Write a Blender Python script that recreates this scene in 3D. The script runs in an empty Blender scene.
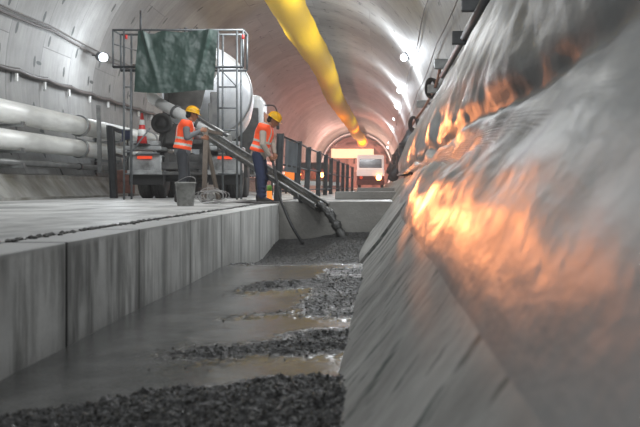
import bpy, bmesh, math, random
from mathutils import Vector, Matrix, noise, Quaternion
random.seed(7)
C = bpy.context.scene.collection
sc = bpy.context.scene
F = 750.0; VX = 380.0; VY = 186.0
GZ = -0.30            # level of the roadway; camera is at the world origin, looking along +Y
def P(px, py, D):
    return Vector(((px-VX)/F*D, D, (VY-py)/F*D))
PI = math.pi
# ------------------------------------------------------------------ materials
def srgb(r, g, b):
    f = lambda c: (c/255)/12.92 if c/255 <= 0.04045 else (((c/255)+0.055)/1.055)**2.4
    return (f(r), f(g), f(b), 1)
def mat(name, col, rough=0.6, metal=0.0, var=0.25, scale=3.0, bump=0.0, bscale=30.0, dirt=None, dirt_amt=0.5, dscale=1.5, stretch=None, emit=None, es=0.0, spec=0.5, alpha=None):
    m = bpy.data.materials.new(name); m.use_nodes = True
    nt = m.node_tree; N = nt.nodes; L = nt.links; b = N['Principled BSDF']
    tc = N.new('ShaderNodeTexCoord'); mp = N.new('ShaderNodeMapping'); L.new(tc.outputs['Object'], mp.inputs['Vector'])
    if stretch: mp.inputs['Scale'].default_value = stretch
    n1 = N.new('ShaderNodeTexNoise'); n1.inputs['Scale'].default_value = scale; n1.inputs['Detail'].default_value = 6
    L.new(mp.outputs['Vector'], n1.inputs['Vector'])
    cr = N.new('ShaderNodeMapRange'); cr.inputs['From Min'].default_value = .3; cr.inputs['From Max'].default_value = .7
    cr.inputs['To Min'].default_value = 1-var; cr.inputs['To Max'].default_value = 1+var
    L.new(n1.outputs['Fac'], cr.inputs['Value'])
    mx = N.new('ShaderNodeMix'); mx.data_type = 'RGBA'; mx.blend_type = 'MULTIPLY'; mx.inputs['Factor'].default_value = 1
    mx.inputs['A'].default_value = col; L.new(cr.outputs['Result'], mx.inputs['B'])
    out = mx.outputs['Result']
    if dirt:
        n2 = N.new('ShaderNodeTexNoise'); n2.inputs['Scale'].default_value = dscale; n2.inputs['Detail'].default_value = 8; n2.inputs['Roughness'].default_value = .65
        L.new(mp.outputs['Vector'], n2.inputs['Vector'])
        r2 = N.new('ShaderNodeMapRange'); r2.inputs['From Min'].default_value = .45; r2.inputs['From Max'].default_value = .65; r2.inputs['To Max'].default_value = dirt_amt
        L.new(n2.outputs['Fac'], r2.inputs['Value'])
        m2 = N.new('ShaderNodeMix'); m2.data_type = 'RGBA'; L.new(r2.outputs['Result'], m2.inputs['Factor'])
        L.new(out, m2.inputs['A']); m2.inputs['B'].default_value = dirt; out = m2.outputs['Result']
    L.new(out, b.inputs['Base Color'])
    b.inputs['Roughness'].default_value = rough; b.inputs['Metallic'].default_value = metal
    b.inputs['Specular IOR Level'].default_value = spec
    if bump:
        n3 = N.new('ShaderNodeTexNoise'); n3.inputs['Scale'].default_value = bscale; n3.inputs['Detail'].default_value = 5
        L.new(mp.outputs['Vector'], n3.inputs['Vector'])
        bp = N.new('ShaderNodeBump'); bp.inputs['Strength'].default_value = bump; bp.inputs['Distance'].default_value = .02
        L.new(n3.outputs['Fac'], bp.inputs['Height']); L.new(bp.outputs['Normal'], b.inputs['Normal'])
    if emit:
        b.inputs['Emission Color'].default_value = emit; b.inputs['Emission Strength'].default_value = es
    return m
class NT:
    """tiny node-tree helper"""
    def __init__(s, name):
        s.m = bpy.data.materials.new(name); s.m.use_nodes = True; s.t = s.m.node_tree; s.b = s.t.nodes['Principled BSDF']
    def n(s, typ, **kw):
        x = s.t.nodes.new(typ)
        for k, v in kw.items():
            setattr(x, k, v)
        return x
    def l(s, a, b): s.t.links.new(a, b)
    def math(s, op, a, b=None, c=None, clamp=False):
        x = s.n('ShaderNodeMath', operation=op); x.use_clamp = clamp
        for i, v in enumerate((a, b, c)):
            if v is None: continue
            if isinstance(v, (int, float)): x.inputs[i].default_value = v
            else: s.l(v, x.inputs[i])
        return x.outputs[0]
    def noise(s, vec, scale, detail=6, rough=.55):
        x = s.n('ShaderNodeTexNoise'); x.inputs['Scale'].default_value = scale; x.inputs['Detail'].default_value = detail; x.inputs['Roughness'].default_value = rough
        s.l(vec, x.inputs['Vector']); return x.outputs['Fac']
    def mapr(s, v, a, b, c, d):
        x = s.n('ShaderNodeMapRange'); s.l(v, x.inputs['Value'])
        for k, q in zip(('From Min', 'From Max', 'To Min', 'To Max'), (a, b, c, d)): x.inputs[k].default_value = q
        return x.outputs['Result']
    def mapping(s, vec, scale=(1, 1, 1), rot=(0, 0, 0), loc=(0, 0, 0)):
        x = s.n('ShaderNodeMapping'); s.l(vec, x.inputs['Vector']); x.inputs['Scale'].default_value = scale; x.inputs['Rotation'].default_value = rot; x.inputs['Location'].default_value = loc
        return x.outputs['Vector']
    def mix(s, fac, a, b, mode='MIX'):
        x = s.n('ShaderNodeMix', data_type='RGBA', blend_type=mode)
        for k, v in (('Factor', fac), ('A', a), ('B', b)):
            if isinstance(v, (int, float, tuple)):
                x.inputs[k].default_value = v
            else: s.l(v, x.inputs[k])
        return x.outputs['Result']
    def bump(s, h, strength, dist=.02):
        x = s.n('ShaderNodeBump'); x.inputs['Strength'].default_value = strength; x.inputs['Distance'].default_value = dist
        s.l(h, x.inputs['Height']); s.l(x.outputs['Normal'], s.b.inputs['Normal'])

def lining_material():
    q = NT('segment_concrete')
    uv = q.n('ShaderNodeUVMap').outputs['UV']
    br = q.n('ShaderNodeTexBrick'); q.l(uv, br.inputs['Vector'])
    br.offset = .5; br.inputs['Scale'].default_value = 1; br.inputs['Brick Width'].default_value = 5.4; br.inputs['Row Height'].default_value = 1.8
    br.inputs['Mortar Size'].default_value = .012; br.inputs['Mortar Smooth'].default_value = .2; br.inputs['Bias'].default_value = 0
    br.inputs['Color1'].default_value = (.22, .22, .214, 1); br.inputs['Color2'].default_value = (.31, .31, .303, 1); br.inputs['Mortar'].default_value = (.15, .15, .15, 1)
    n1 = q.noise(uv, .9, 8, .65); n2 = q.noise(q.mapping(uv, (.5, 4, 1)), 2, 6, .6)
    col = q.mix(1.0, br.outputs['Color'], q.mapr(n1, .3, .7, .78, 1.18), 'MULTIPLY')
    col = q.mix(1.0, col, q.mapr(n2, .3, .7, .86, 1.12), 'MULTIPLY')
    # bolt pockets: elongated dark recesses, two rows in each ring
    sp = q.n('ShaderNodeSeparateXYZ'); q.l(uv, sp.inputs[0])
    u, v = sp.outputs[0], sp.outputs[1]
    def pockets(us, vs, uo, vo, hu, hv):
        du = q.math('SUBTRACT', q.math('FLOORED_MODULO', q.math('ADD', u, uo), us), us/2)
        dv = q.math('SUBTRACT', q.math('FLOORED_MODULO', q.math('ADD', v, vo), vs), vs/2)
        e = q.math('ADD', q.math('POWER', q.math('DIVIDE', du, hu), 2), q.math('POWER', q.math('DIVIDE', dv, hv), 2))
        return q.math('LESS_THAN', e, 1.0)
    pk = q.math('MAXIMUM', pockets(1.2, 1.8, .2, .62, .15, .06), pockets(1.2, 1.8, .75, -.55, .15, .06))
    pk = q.math('MAXIMUM', pk, pockets(1.8, 3.6, .45, .1, .05, .15))
    wn = q.n('ShaderNodeTexWhiteNoise'); 
    fl = q.n('ShaderNodeVectorMath', operation='FLOOR'); q.l(q.mapping(uv, (1/1.2, 1/1.8, 1)), fl.inputs[0]); q.l(fl.outputs[0], wn.inputs['Vector'])
    pk = q.math('MULTIPLY', pk, q.math('GREATER_THAN', wn.outputs['Value'], .35))
    col = q.mix(q.math('MULTIPLY', pk, .88), col, (.04, .05, .05, 1))
    q.l(col, q.b.inputs['Base Color']); q.b.inputs['Roughness'].default_value = .62; q.b.inputs['Specular IOR Level'].default_value = .3
    h = q.math('ADD', q.math('MULTIPLY', n1, .4), q.math('MULTIPLY', q.math('ADD', br.outputs['Fac'], pk), -1))
    q.bump(h, .4, .04)
    return q.m

def wall_panel_material():
    q = NT('cast_concrete_wall'); g = q.n('ShaderNodeNewGeometry').outputs['Position']
    n1 = q.noise(g, 1.3, 8, .6); n2 = q.noise(q.mapping(g, (5, 3.2, .45)), 2.2, 6, .62); n3 = q.noise(g, 40, 3)
    c = q.mix(q.mapr(n2, .42, .6, 0, 1), (.68, .68, .665, 1), (.26, .26, .25, 1))
    c = q.mix(1.0, c, q.mapr(n1, .3, .7, .7, 1.3), 'MULTIPLY')
    sp = q.n('ShaderNodeSeparateXYZ'); q.l(g, sp.inputs[0])
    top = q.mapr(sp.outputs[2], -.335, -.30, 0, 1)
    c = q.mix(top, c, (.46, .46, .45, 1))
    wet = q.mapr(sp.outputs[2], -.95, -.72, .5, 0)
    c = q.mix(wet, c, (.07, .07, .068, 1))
    far = q.mapr(sp.outputs[1], 4.5, 10.5, 0, 1)  # far panels painted paler, imitating the stronger light at that end
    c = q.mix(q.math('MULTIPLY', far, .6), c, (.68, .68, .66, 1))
    for jy in (1.6, 2.8, 4.0, 5.2, 6.6, 7.9, 9.0, 10.4, 11.5):
        dj = q.math('ABSOLUTE', q.math('SUBTRACT', sp.outputs[1], jy))
        c = q.mix(q.mapr(dj, .012, .02, .9 if jy < 4.5 else .45, 0), c, (.05, .05, .05, 1))
        c = q.mix(q.mapr(dj, .02, .12, .35, 0), c, (.13, .13, .125, 1))
    q.l(c, q.b.inputs['Base Color']); q.b.inputs['Roughness'].default_value = .55
    q.bump(q.math('ADD', n3, q.math('MULTIPLY', n1, 2)), .15, .01)
    return q.m

def deck_material():
    q = NT('deck_concrete'); g = q.n('ShaderNodeNewGeometry').outputs['Position']
    n1 = q.noise(g, .8, 9, .62); n2 = q.noise(q.mapping(g, (3, .5, 1)), 1.6, 8, .6); n3 = q.noise(g, 30, 3)
    c = q.mix(q.mapr(n1, .4, .62, 0, 1), (.62, .62, .60, 1), (.33, .33, .325, 1))
    c = q.mix(1.0, c, q.mapr(n2, .3, .7, .65, 1.25), 'MULTIPLY')
    c = q.mix(q.mapr(n3, .6, .75, 0, .3), c, (.18, .18, .18, 1))
    q.l(c, q.b.inputs['Base Color'])
    q.l(q.mapr(n1, .35, .6, .35, .65), q.b.inputs['Roughness'])
    q.bump(q.math('ADD', n3, n1), .3, .01)
    return q.m

def slope_material():
    q = NT('slope_concrete'); g = q.n('ShaderNodeNewGeometry').outputs['Position']
    # streaks run up the slope: coarse along y, drawn out along z
    v = q.mapping(g, (1.0, 2.2, 1.0), rot=(.35, 0, 0)); w = q.mapping(g, (1.8, 5.5, 1.8), rot=(.3, 0, 0), loc=(3, 1, 2))
    n1 = q.noise(v, 1.5, 10, .7); n2 = q.noise(w, 1.5, 8, .62); n3 = q.noise(g, 26, 4)
    c = q.mix(q.mapr(n1, .36, .68, 0, 1), (.40, .395, .375, 1), (.21, .208, .195, 1))
    c = q.mix(q.mapr(n2, .56, .62, 0, .85), c, (.07, .088, .08, 1))
    n4 = q.noise(g, 1.1, 5)
    c = q.mix(1.0, c, q.mapr(n4, .3, .7, .75, 1.2), 'MULTIPLY')
    q.l(c, q.b.inputs['Base Color']); q.b.inputs['Roughness'].default_value = .75; q.b.inputs['Specular IOR Level'].default_value = .2
    q.bump(q.math('ADD', q.math('MULTIPLY', n3, .4), n1), .35, .02)
    return q.m

def wet_material():
    q = NT('wet_fresh_concrete'); g = q.n('ShaderNodeNewGeometry').outputs['Position']
    at = q.n('ShaderNodeAttribute', attribute_name='rough').outputs['Fac']
    vo = q.n('ShaderNodeTexVoronoi'); vo.inputs['Scale'].default_value = 52; q.l(g, vo.inputs['Vector'])
    vo2 = q.n('ShaderNodeTexVoronoi'); vo2.inputs['Scale'].default_value = 110; q.l(g, vo2.inputs['Vector'])
    n1 = q.noise(g, 3, 8, .65); n2 = q.noise(q.mapping(g, (1, 1.6, 1)), 1.2, 4, .5)
    c1 = q.mix(q.mapr(n1, .35, .65, 0, 1), (.055, .055, .052, 1), (.13, .13, .125, 1))
    c2 = q.mix(q.mapr(vo.outputs['Distance'], 0, .6, 0, 1), (.075, .075, .072, 1), (.015, .015, .015, 1))
    fac = q.mapr(q.math('ADD', at, q.math('MULTIPLY', q.math('SUBTRACT', n1, .5), 1.2)), .35, .6, 0, 1)
    c = q.mix(fac, c1, c2)
    q.l(c, q.b.inputs['Base Color'])
    q.l(q.mapr(fac, 0, 1, .24, .5), q.b.inputs['Roughness'])
    q.b.inputs['Specular IOR Level'].default_value = .45
    hs = q.math('ADD', q.math('MULTIPLY', vo.outputs['Distance'], -1.6), q.math('MULTIPLY', vo2.outputs['Distance'], -.7))
    hh = q.math('ADD', q.math('MULTIPLY', hs, q.mapr(fac, 0, 1, .04, 1)), q.math('MULTIPLY', n2, .6))
    q.bump(hh, .7, .02)
    return q.m

def sheet_material():
    q = NT('waterproof_sheet'); g = q.n('ShaderNodeNewGeometry').outputs['Position']
    n1 = q.noise(g, 1.4, 7, .6); n2 = q.noise(q.mapping(g, (1.4, 1.1, 1.4), rot=(.5, 0, 0)), 5, 6, .6)
    n3 = q.noise(q.mapping(g, (1, 1.6, 3), rot=(.9, .2, 0)), 14, 5, .6)
    c = q.mix(q.mapr(n1, .35, .68, 0, 1), (.28, .285, .28, 1), (.17, .175, .172, 1))
    c = q.mix(q.mapr(n2, .58, .75, 0, .12), c, (.40, .45, .44, 1))
    q.l(c, q.b.inputs['Base Color'])
    q.b.inputs['Specular IOR Level'].default_value = .42
    q.l(q.mapr(n1, .3, .7, .42, .56), q.b.inputs['Roughness'])
    q.bump(q.math('ADD', q.math('MULTIPLY', n2, 1.0), q.math('MULTIPLY', n3, .25)), .28, .03)
    return q.m

M = {
 'lining': lining_material(), 'wallp': wall_panel_material(), 'deck': deck_material(), 'slope': slope_material(),
 'wet': wet_material(), 'sheet': sheet_material(),
 'bulk': mat('bulkhead_concrete', srgb(132, 130, 125), .6, var=.25, scale=2.5, dirt=srgb(70, 68, 64), dscale=1.3, bump=.3),
 'kerb': mat('kerb_concrete', srgb(140, 139, 134), .7, var=.3, scale=2, dirt=srgb(92, 88, 74), dirt_amt=.8, dscale=.9, stretch=(1, 1.6, .5), bump=.3),
 'dark': mat('dark_steel', srgb(52, 55, 58), .5, .4, var=.3, scale=6, bump=.1),
 'post': mat('painted_post_steel', srgb(60, 62, 64), .55, .2, var=.3, scale=6),
 'scaf': mat('scaffold_tube', srgb(98, 102, 104), .5, .4, var=.25, scale=8),
 'steel': mat('galvanised_steel', srgb(150, 152, 152), .45, .6, var=.25, scale=8),
 'pipe': mat('painted_pipe', srgb(226, 226, 222), .42, .1, var=.10, scale=3, dirt=srgb(186, 184, 178), dirt_amt=.5, dscale=1.2, stretch=(3, .6, 3)),
 'thin': mat('thin_pipe_steel', srgb(120, 121, 120), .4, .3, var=.2, scale=4),
 'cable': mat('cable_rubber', srgb(84, 80, 78), .55, 0, var=.2),
 'black': mat('black_rubber', srgb(26, 26, 27), .6, 0, var=.3, scale=9, bump=.2),
 'tyre': mat('tyre_rubber', srgb(40, 40, 40), .75, 0, var=.35, scale=7, dirt=srgb(82, 80, 76), dirt_amt=.5, dscale=3),
 'green': mat('green_tarpaulin', srgb(30, 54, 47), .5, 0, var=.15, scale=1.2, dirt=srgb(20, 42, 35), dirt_amt=.4, dscale=.8, bump=.15, bscale=5),
 'yellow': mat('yellow_duct_fabric', srgb(236, 190, 6), .8, 0, spec=.1, var=.06, scale=1.2, dirt=srgb(214, 166, 10), dirt_amt=.4, dscale=1.2, bump=.3, bscale=6),
 'ductend': mat('duct_end_glow', srgb(240, 140, 80), .5, emit=srgb(255, 140, 70), es=.5),  # fabric given a glow to imitate the hot orange light on it
 'drum': mat('drum_white_paint', srgb(232, 235, 240), .35, 0, var=.08, scale=1.5, dirt=srgb(172, 176, 180), dirt_amt=.5, dscale=.8),
 'drumdirty': mat('drum_dirty_paint', srgb(120, 118, 114), .6, 0, var=.35, scale=3, dirt=srgb(70, 68, 66), dscale=2),
 'truck': mat('truck_grey_paint', srgb(150, 152, 152), .5, .1, var=.35, scale=4, dirt=srgb(70, 70, 68), dirt_amt=.8, dscale=2.5),
 'truckd': mat('truck_dark_parts', srgb(66, 66, 66), .6, .1, var=.4, scale=6, dirt=srgb(96, 94, 90), dirt_amt=.6, dscale=3),
 'cab': mat('cab_paint', srgb(196, 198, 200), .35, 0, var=.08),
 'glass': mat('dark_glass', srgb(40, 44, 48), .1, 0, var=.1, spec=.8),
 'redlamp': mat('red_lamp', srgb(220, 70, 40), .3, emit=srgb(255, 80, 40), es=.5),
 'conered': mat('cone_red', srgb(206, 52, 48), .45, var=.1),
 'white': mat('white_plastic', srgb(225, 225, 222), .45, var=.08),
 'chute': mat('chute_steel', srgb(150, 150, 147), .45, .35, var=.3, scale=5, dirt=srgb(84, 82, 80), dirt_amt=.8, dscale=3),
 'chutel': mat('folding_chute_paint', srgb(190, 190, 188), .45, .1, var=.15, dirt=srgb(140, 138, 134), dscale=3),
 'slurry': mat('flowing_concrete', srgb(48, 48, 46), .35, 0, var=.4, scale=20, bump=.8, bscale=40),
 'wood': mat('weathered_wood', srgb(92, 82, 72), .75, var=.3, scale=5, stretch=(8, 8, 1)),
 'skin': mat('skin', srgb(150, 104, 78), .55, var=.08),
 'hair': mat('black_hair', srgb(24, 22, 21), .6, var=.2),
 'vest': mat('orange_vest_glow', srgb(248, 88, 42), .6, var=.1, scale=5, emit=srgb(248, 80, 36), es=.12, bump=.4, bscale=12),  # slight glow painted into the cloth, which is no lamp
 'reflect': mat('reflective_tape', srgb(205, 205, 196), .35, .2, var=.08),
 'shirt': mat('grey_shirt', srgb(104, 106, 108), .8, var=.15, scale=5, bump=.4, bscale=14),
 'shirt2': mat('beige_shirt', srgb(170, 158, 146), .8, var=.12, scale=5, bump=.4, bscale=14),
 'jeans': mat('dark_trousers', srgb(52, 54, 58), .8, var=.25, scale=6, bump=.5, bscale=12),
 'navy': mat('navy_trousers', srgb(38, 46, 72), .8, var=.25, scale=6, bump=.5, bscale=12),
 'boot': mat('dark_boots', srgb(44, 40, 38), .7, var=.3, scale=9),
 'helmet': mat('yellow_helmet', srgb(246, 196, 26), .3, var=.04),
 'bucket': mat('dirty_bucket_plastic', srgb(150, 150, 146), .6, var=.2, scale=6, dirt=srgb(96, 95, 92), dirt_amt=.8, dscale=7),
 'wire': mat('tie_wire', srgb(150, 148, 146), .45, .5, var=.2),
 'blue': mat('blue_cloth', srgb(70, 78, 110), .8, var=.2),
 'orange': mat('orange_glow_paint', srgb(250, 140, 50), .5, emit=srgb(255, 130, 40), es=.6),  # paint with added glow, so cabinet and marker look lit
 'lgreen': mat('green_plastic', srgb(110, 160, 60), .5),
 'redbody': mat('dark_red_body', srgb(100, 44, 38), .5, var=.3),
 'cream': mat('lit_cream_panel', srgb(255, 226, 190), .5, emit=srgb(255, 214, 170), es=1.3, var=.05),
 'bulb': mat('lamp_glow', (1, 1, 1, 1), .5, emit=(.86, .93, 1, 1), es=14),
 'obulb': mat('orange_lamp_glow', (1, .5, .2, 1), .5, emit=(1, .36, .08, 1), es=22),
 'arch': mat('arch_steel', srgb(176, 180, 184), .35, .5, var=.2),
 'rust': mat('rust_red_steel', srgb(138, 92, 84), .6, .1, var=.4, scale=2),
 'whitetruck': mat('white_truck_glow', srgb(235, 228, 222), .4, var=.05, emit=srgb(255, 235, 225), es=.5),  # glow added to the paint to make the distant cab brighter
 'brick': mat('red_brown_board', srgb(110, 70, 58), .7, var=.3, scale=8),
 'stone': mat('wet_gravel', srgb(64, 63, 60), .3, var=.4, scale=30),
 'cloth': mat('grey_cloth', srgb(130, 136, 142), .8, var=.2, scale=3),
}
# ------------------------------------------------------------------ mesh helpers
def frame(d):
    d = Vector(d).normalized(); up = Vector((0, 0, 1)) if abs(d.z) < .95 else Vector((1, 0, 0))
    a = d.cross(up).normalized(); return a, a.cross(d).normalized()
def box(bm, c, s, rot=None, bev=0.0):
    mt = Matrix.Translation(Vector(c)) @ (rot.to_4x4() if rot else Matrix.Identity(4)) @ Matrix.Diagonal((s[0], s[1], s[2], 1))
    r = bmesh.ops.create_cube(bm, size=1, matrix=mt)
    if bev:
        es = list({e for v in r['verts'] for e in v.link_edges})
        bmesh.ops.bevel(bm, geom=es, offset=bev, segments=2, affect='EDGES', profile=.5)
def bar(bm, a, b, w, h=None):
    a = Vector(a); b = Vector(b); h = h or w; d = b-a
    q = d.to_track_quat('Z', 'Y').to_matrix()
    box(bm, (a+b)/2, (w, h, d.length), q)
def tube(bm, pts, r, seg=12, cap=True):
    pts = [Vector(p) for p in pts]; n = len(pts); rs = r if isinstance(r, (list, tuple)) else [r]*n
    rings = []; a = None
    for i, p in enumerate(pts):
        d = (pts[min(i+1, n-1)]-pts[max(i-1, 0)]).normalized()
        if a is None: a, _ = frame(d)
        a = (a-d*a.dot(d)).normalized(); b = d.cross(a)
        rings.append([bm.verts.new(p+rs[i]*(a*math.cos(t)+b*math.sin(t))) for t in [2*PI*k/seg for k in range(seg)]])
    for i in range(n-1):
        for k in range(seg):
            f = bm.faces.new((rings[i][k], rings[i][(k+1) % seg], rings[i+1][(k+1) % seg], rings[i+1][k])); f.smooth = True
    if cap:
        bm.faces.new(rings[0][::-1]); bm.faces.new(rings[-1])
def lathe(bm, prof, o, ax, seg=32, closed=True):
    """prof: list of (radius, distance along axis)"""
    o = Vector(o); ax = Vector(ax).normalized(); a, b = frame(ax); rings = []
    for r, h in prof:
        r = max(r, .0005)
        rings.append([bm.verts.new(o+ax*h+r*(a*math.cos(t)+b*math.sin(t))) for t in [2*PI*k/seg for k in range(seg)]])
    for i in range(len(prof)-1):
        for k in range(seg):
            f = bm.faces.new((rings[i][k], rings[i][(k+1) % seg], rings[i+1][(k+1) % seg], rings[i+1][k])); f.smooth = True
    if closed:
        bm.faces.new(rings[0][::-1]); bm.faces.new(rings[-1])
def grid(bm, fn, nu, nv, smooth=True, uv=None):
    vs = [[bm.verts.new(fn(i/nu, j/nv)) for j in range(nv+1)] for i in range(nu+1)]
    lay = bm.loops.layers.uv.new('UVMap') if uv else None
    for i in range(nu):
        for j in range(nv):
            f = bm.faces.new((vs[i][j], vs[i+1][j], vs[i+1][j+1], vs[i][j+1])); f.smooth = smooth
            if uv:
                for l, (a, b) in zip(f.loops, ((i, j), (i+1, j), (i+1, j+1), (i, j+1))): l[lay].uv = uv(a/nu, b/nv)
    return vs
def prism(bm, poly, y0, y1):
    """poly: list of (x, z); extruded along y"""
    a = [bm.verts.new((x, y0, z)) for x, z in poly]; b = [bm.verts.new((x, y1, z)) for x, z in poly]; n = len(poly)
    for i in range(n): bm.faces.new((a[i], a[(i+1) % n], b[(i+1) % n], b[i]))
    bm.faces.new(a[::-1]); bm.faces.new(b)
def smooth_path(pts, n=8):
    pts = [Vector(p) for p in pts]; out = []
    for i in range(len(pts)-1):
        p0 = pts[max(i-1, 0)]; p1 = pts[i]; p2 = pts[i+1]; p3 = pts[min(i+2, len(pts)-1)]
        for k in range(n):
            t = k/n
            out.append(.5*((2*p1)+(p2-p0)*t+(2*p0-5*p1+4*p2-p3)*t*t+(3*p1-p0-3*p2+p3)*t**3))
    out.append(pts[-1]); return out
MW = {}
def thing(name, label, cat, loc=(0, 0, 0), rotz=0, group=None):
    o = bpy.data.objects.new(name, None); C.objects.link(o); o.location = loc; o.rotation_euler = (0, 0, rotz); o.empty_display_size = .2
    MW[o.name] = Matrix.Translation(Vector(loc)) @ Matrix.Rotation(rotz, 4, 'Z')
    tag(o, label, cat, group); return o
def tag(o, label=None, cat=None, group=None, kind=None):
    if label: o['label'] = label
    if cat: o['category'] = cat
    if group: o['group'] = group
    if kind: o['kind'] = kind
    return o
def obj(name, bm, m, parent=None, local=False, sharp=None, recalc=True):
    """bm is in world coordinates unless local=True (then in the thing's own frame)"""
    if recalc: bmesh.ops.recalc_face_normals(bm, faces=bm.faces)
    me = bpy.data.meshes.new(name)
    o = bpy.data.objects.new(name, me); C.objects.link(o)
    if parent is not None:
        o.parent = parent; MW[o.name] = MW[parent.name]
        if not local: bm.transform(MW[parent.name].inverted())
    else:
        MW[o.name] = Matrix.Identity(4)
        if not local and len(bm.verts):   # origin at the base of the thing
            lo = Vector([min(v.co[i] for v in bm.verts) for i in range(3)]); hi = Vector([max(v.co[i] for v in bm.verts) for i in range(3)])
            c = Vector(((lo.x+hi.x)/2, (lo.y+hi.y)/2, lo.z)); bm.transform(Matrix.Translation(-c)); o.location = c; MW[o.name] = Matrix.Translation(c)
    bm.to_mesh(me); bm.free()
    for x in (m if isinstance(m, (list, tuple)) else [m]): me.materials.append(x)
    return o
def copy_tree(o, parent=None, shallow=False):
    c = o.copy(); C.objects.link(c); c.parent = parent
    if parent is not None: c.matrix_parent_inverse = o.matrix_parent_inverse.copy()
    for ch in list(o.children): copy_tree(ch, c)
    return c
def struct(name, bm, m, recalc=True):
    return tag(obj(name, bm, m, recalc=recalc), kind='structure')
def nb(): return bmesh.new()

class Stones:
    T = None
    def __init__(s): s.v = []; s.f = []
    def add(s, mt):
        if Stones.T is None:
            b = bmesh.new(); bmesh.ops.create_icosphere(b, subdivisions=1, radius=1); b.verts.index_update()
            Stones.T = ([v.co.copy() for v in b.verts], [[v.index for v in f.verts] for f in b.faces])
        n = len(s.v); s.v += [mt @ c for c in Stones.T[0]]; s.f += [[n+i for i in f] for f in Stones.T[1]]
    def bm(s):
        me = bpy.data.meshes.new('stones'); me.from_pydata(s.v, [], s.f); b = bmesh.new(); b.from_mesh(me); return b
# ------------------------------------------------------------------ the tunnel
CX, CZ, R = -3.5, 2.6, 5.5
Y0, Y1 = -4.0, 128.0
def lining(name, a0, a1):
    bm = nb(); n = 24
    # angle measured from +x, counter-clockwise seen from the camera
    grid(bm, lambda u, v: Vector((CX+R*math.cos(a0+(a1-a0)*u), Y0+(Y1-Y0)*v, CZ+R*math.sin(a0+(a1-a0)*u))), n, 40,
         uv=lambda u, v: ((a0+(a1-a0)*u)*R, Y0+(Y1-Y0)*v))
    o = struct(name, bm, M['lining'], recalc=False)
    for f in o.data.polygons: f.use_smooth = True
    return o
lining('wall_right', math.radians(-52), math.radians(50))
lining('ceiling', math.radians(50), math.radians(130))
lining('wall_left', math.radians(130), math.radians(232))
bm = nb(); lathe(bm, [(R, 0), (R, .2)], (CX, Y1, CZ), (0, 1, 0), 48); struct('wall_end', bm, M['rust'])

# roadway deck beside the trench, and the roadway across the full width beyond the bulkhead
DE = -1.67; BY = 12.55
bm = nb(); box(bm, ((-8.2-2.02)/2, (Y1+.4)/2, GZ-.2), (8.2-2.02, Y1-.4, .4)); floor = struct('floor', bm, M['deck'])
bm = nb(); box(bm, ((-2.02+.40)/2, (Y1+BY+.3)/2, GZ-.21), (2.42, Y1-BY-.3, .4)); struct('floor_beyond_trench', bm, M['deck'])
bm = nb(); box(bm, (-.8, 6, -1.75), (2.6, 14, .3)); struct('floor_trench', bm, M['bulk'])
# precast trench wall, panels parted by narrow joints
bm = nb(); js = [.4, 1.6, 2.8, 4.0, 5.2, 6.6, 7.9, 9.0, 10.4, 11.5, 12.35]
for a, b in zip(js[:-1], js[1:]):
    box(bm, ((-1.985+DE)/2, (a+b)/2, -.955), (1.985+DE, b-a-(.02 if a < 3 else .008), 1.31), bev=.008 if a < 3 else .003)
box(bm, (-1.84, 12.44, -.955), (.28, .15, 1.31), bev=.005)
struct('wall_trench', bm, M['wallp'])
# crumbs of mortar and dirt along the joint behind the wall top
st = Stones()
for i in range(900):
    y = random.uniform(1.2, 14) ; x = -2.0+random.gauss(0, .022)
    r = random.uniform(.005, .017); mt = Matrix.Translation((x, y, GZ+r*.3)) @ Matrix.Diagonal((r, r*1.7, r*.8, 1))
    st.add(mt)
tag(obj('mortar_crumbs', st.bm(), M['slurry']), 'dark crumbs of mortar along the joint in the grey roadway', 'debris', kind='stuff')
# bulkhead across the trench
bm = nb(); box(bm, (-.62, BY+.12, -.93), (2.15, .22, 1.34), bev=.006)
tag(obj('concrete_bulkhead', bm, M['bulk']), 'grey concrete bulkhead closing the far end of the trench', 'bulkhead')
bm = nb(); box(bm, (-.33, 17.6, GZ+.085), (1.42, .6, .17), bev=.01); box(bm, (-.1, 18.1, GZ+.13), (.9, .3, .26), bev=.01)
tag(obj('concrete_kerb_block', bm, M['bulk']), 'low stepped concrete block lying on the road behind the bulkhead', 'block')
# sloping invert concrete on the right
def slope(name, off, y0, y1, mt, low=False):
    bm = nb(); n = Vector((.809, -.588))   # away from the trench
    pr = [(-.185-.5*.588, -.85-.5*.809), (-.185, -.85), (.0, -.63), (.23, -.31), (.45, .0), (.62, .23), (1.5, .30), (1.5, -.3), (.2, -1.9), (-.6, -1.9)]
    if low: pr = pr[:4]+[(.31, -.20), (.34, -.17), (1.6, -.16), (1.6, -.4), (.2, -1.9), (-.6, -1.9)]
    pr = [(x-off*n.x if i < 6 else x, z-off*n.y if i < 6 else z) for i, (x, z) in enumerate(pr)]
    prism(bm, pr, y0, y1); return struct(name, bm, mt)
slope('wall_slope', 0, .2, 8.4, M['slope'], True)
slope('wall_slope_beyond', .035, 8.4, BY+.02, M['slope'], True)
slope('wall_slope_far', -.02, BY+.02, 120, M['kerb'])
# sloped kerb along the left wall
bm = nb(); prism(bm, [(-7.72, GZ-.1), (-7.72, GZ+.02), (-8.1, .18), (-8.12, .26), (-8.6, .3), (-8.3, GZ-.1)], 1, Y1); struct('trim_1', bm, M['kerb'])
bm = nb(); box(bm, (-7.6, Y1/2, GZ+.03), (.22, Y1-2, .06), bev=.004); struct('trim_2', bm, M['kerb'])

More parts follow.
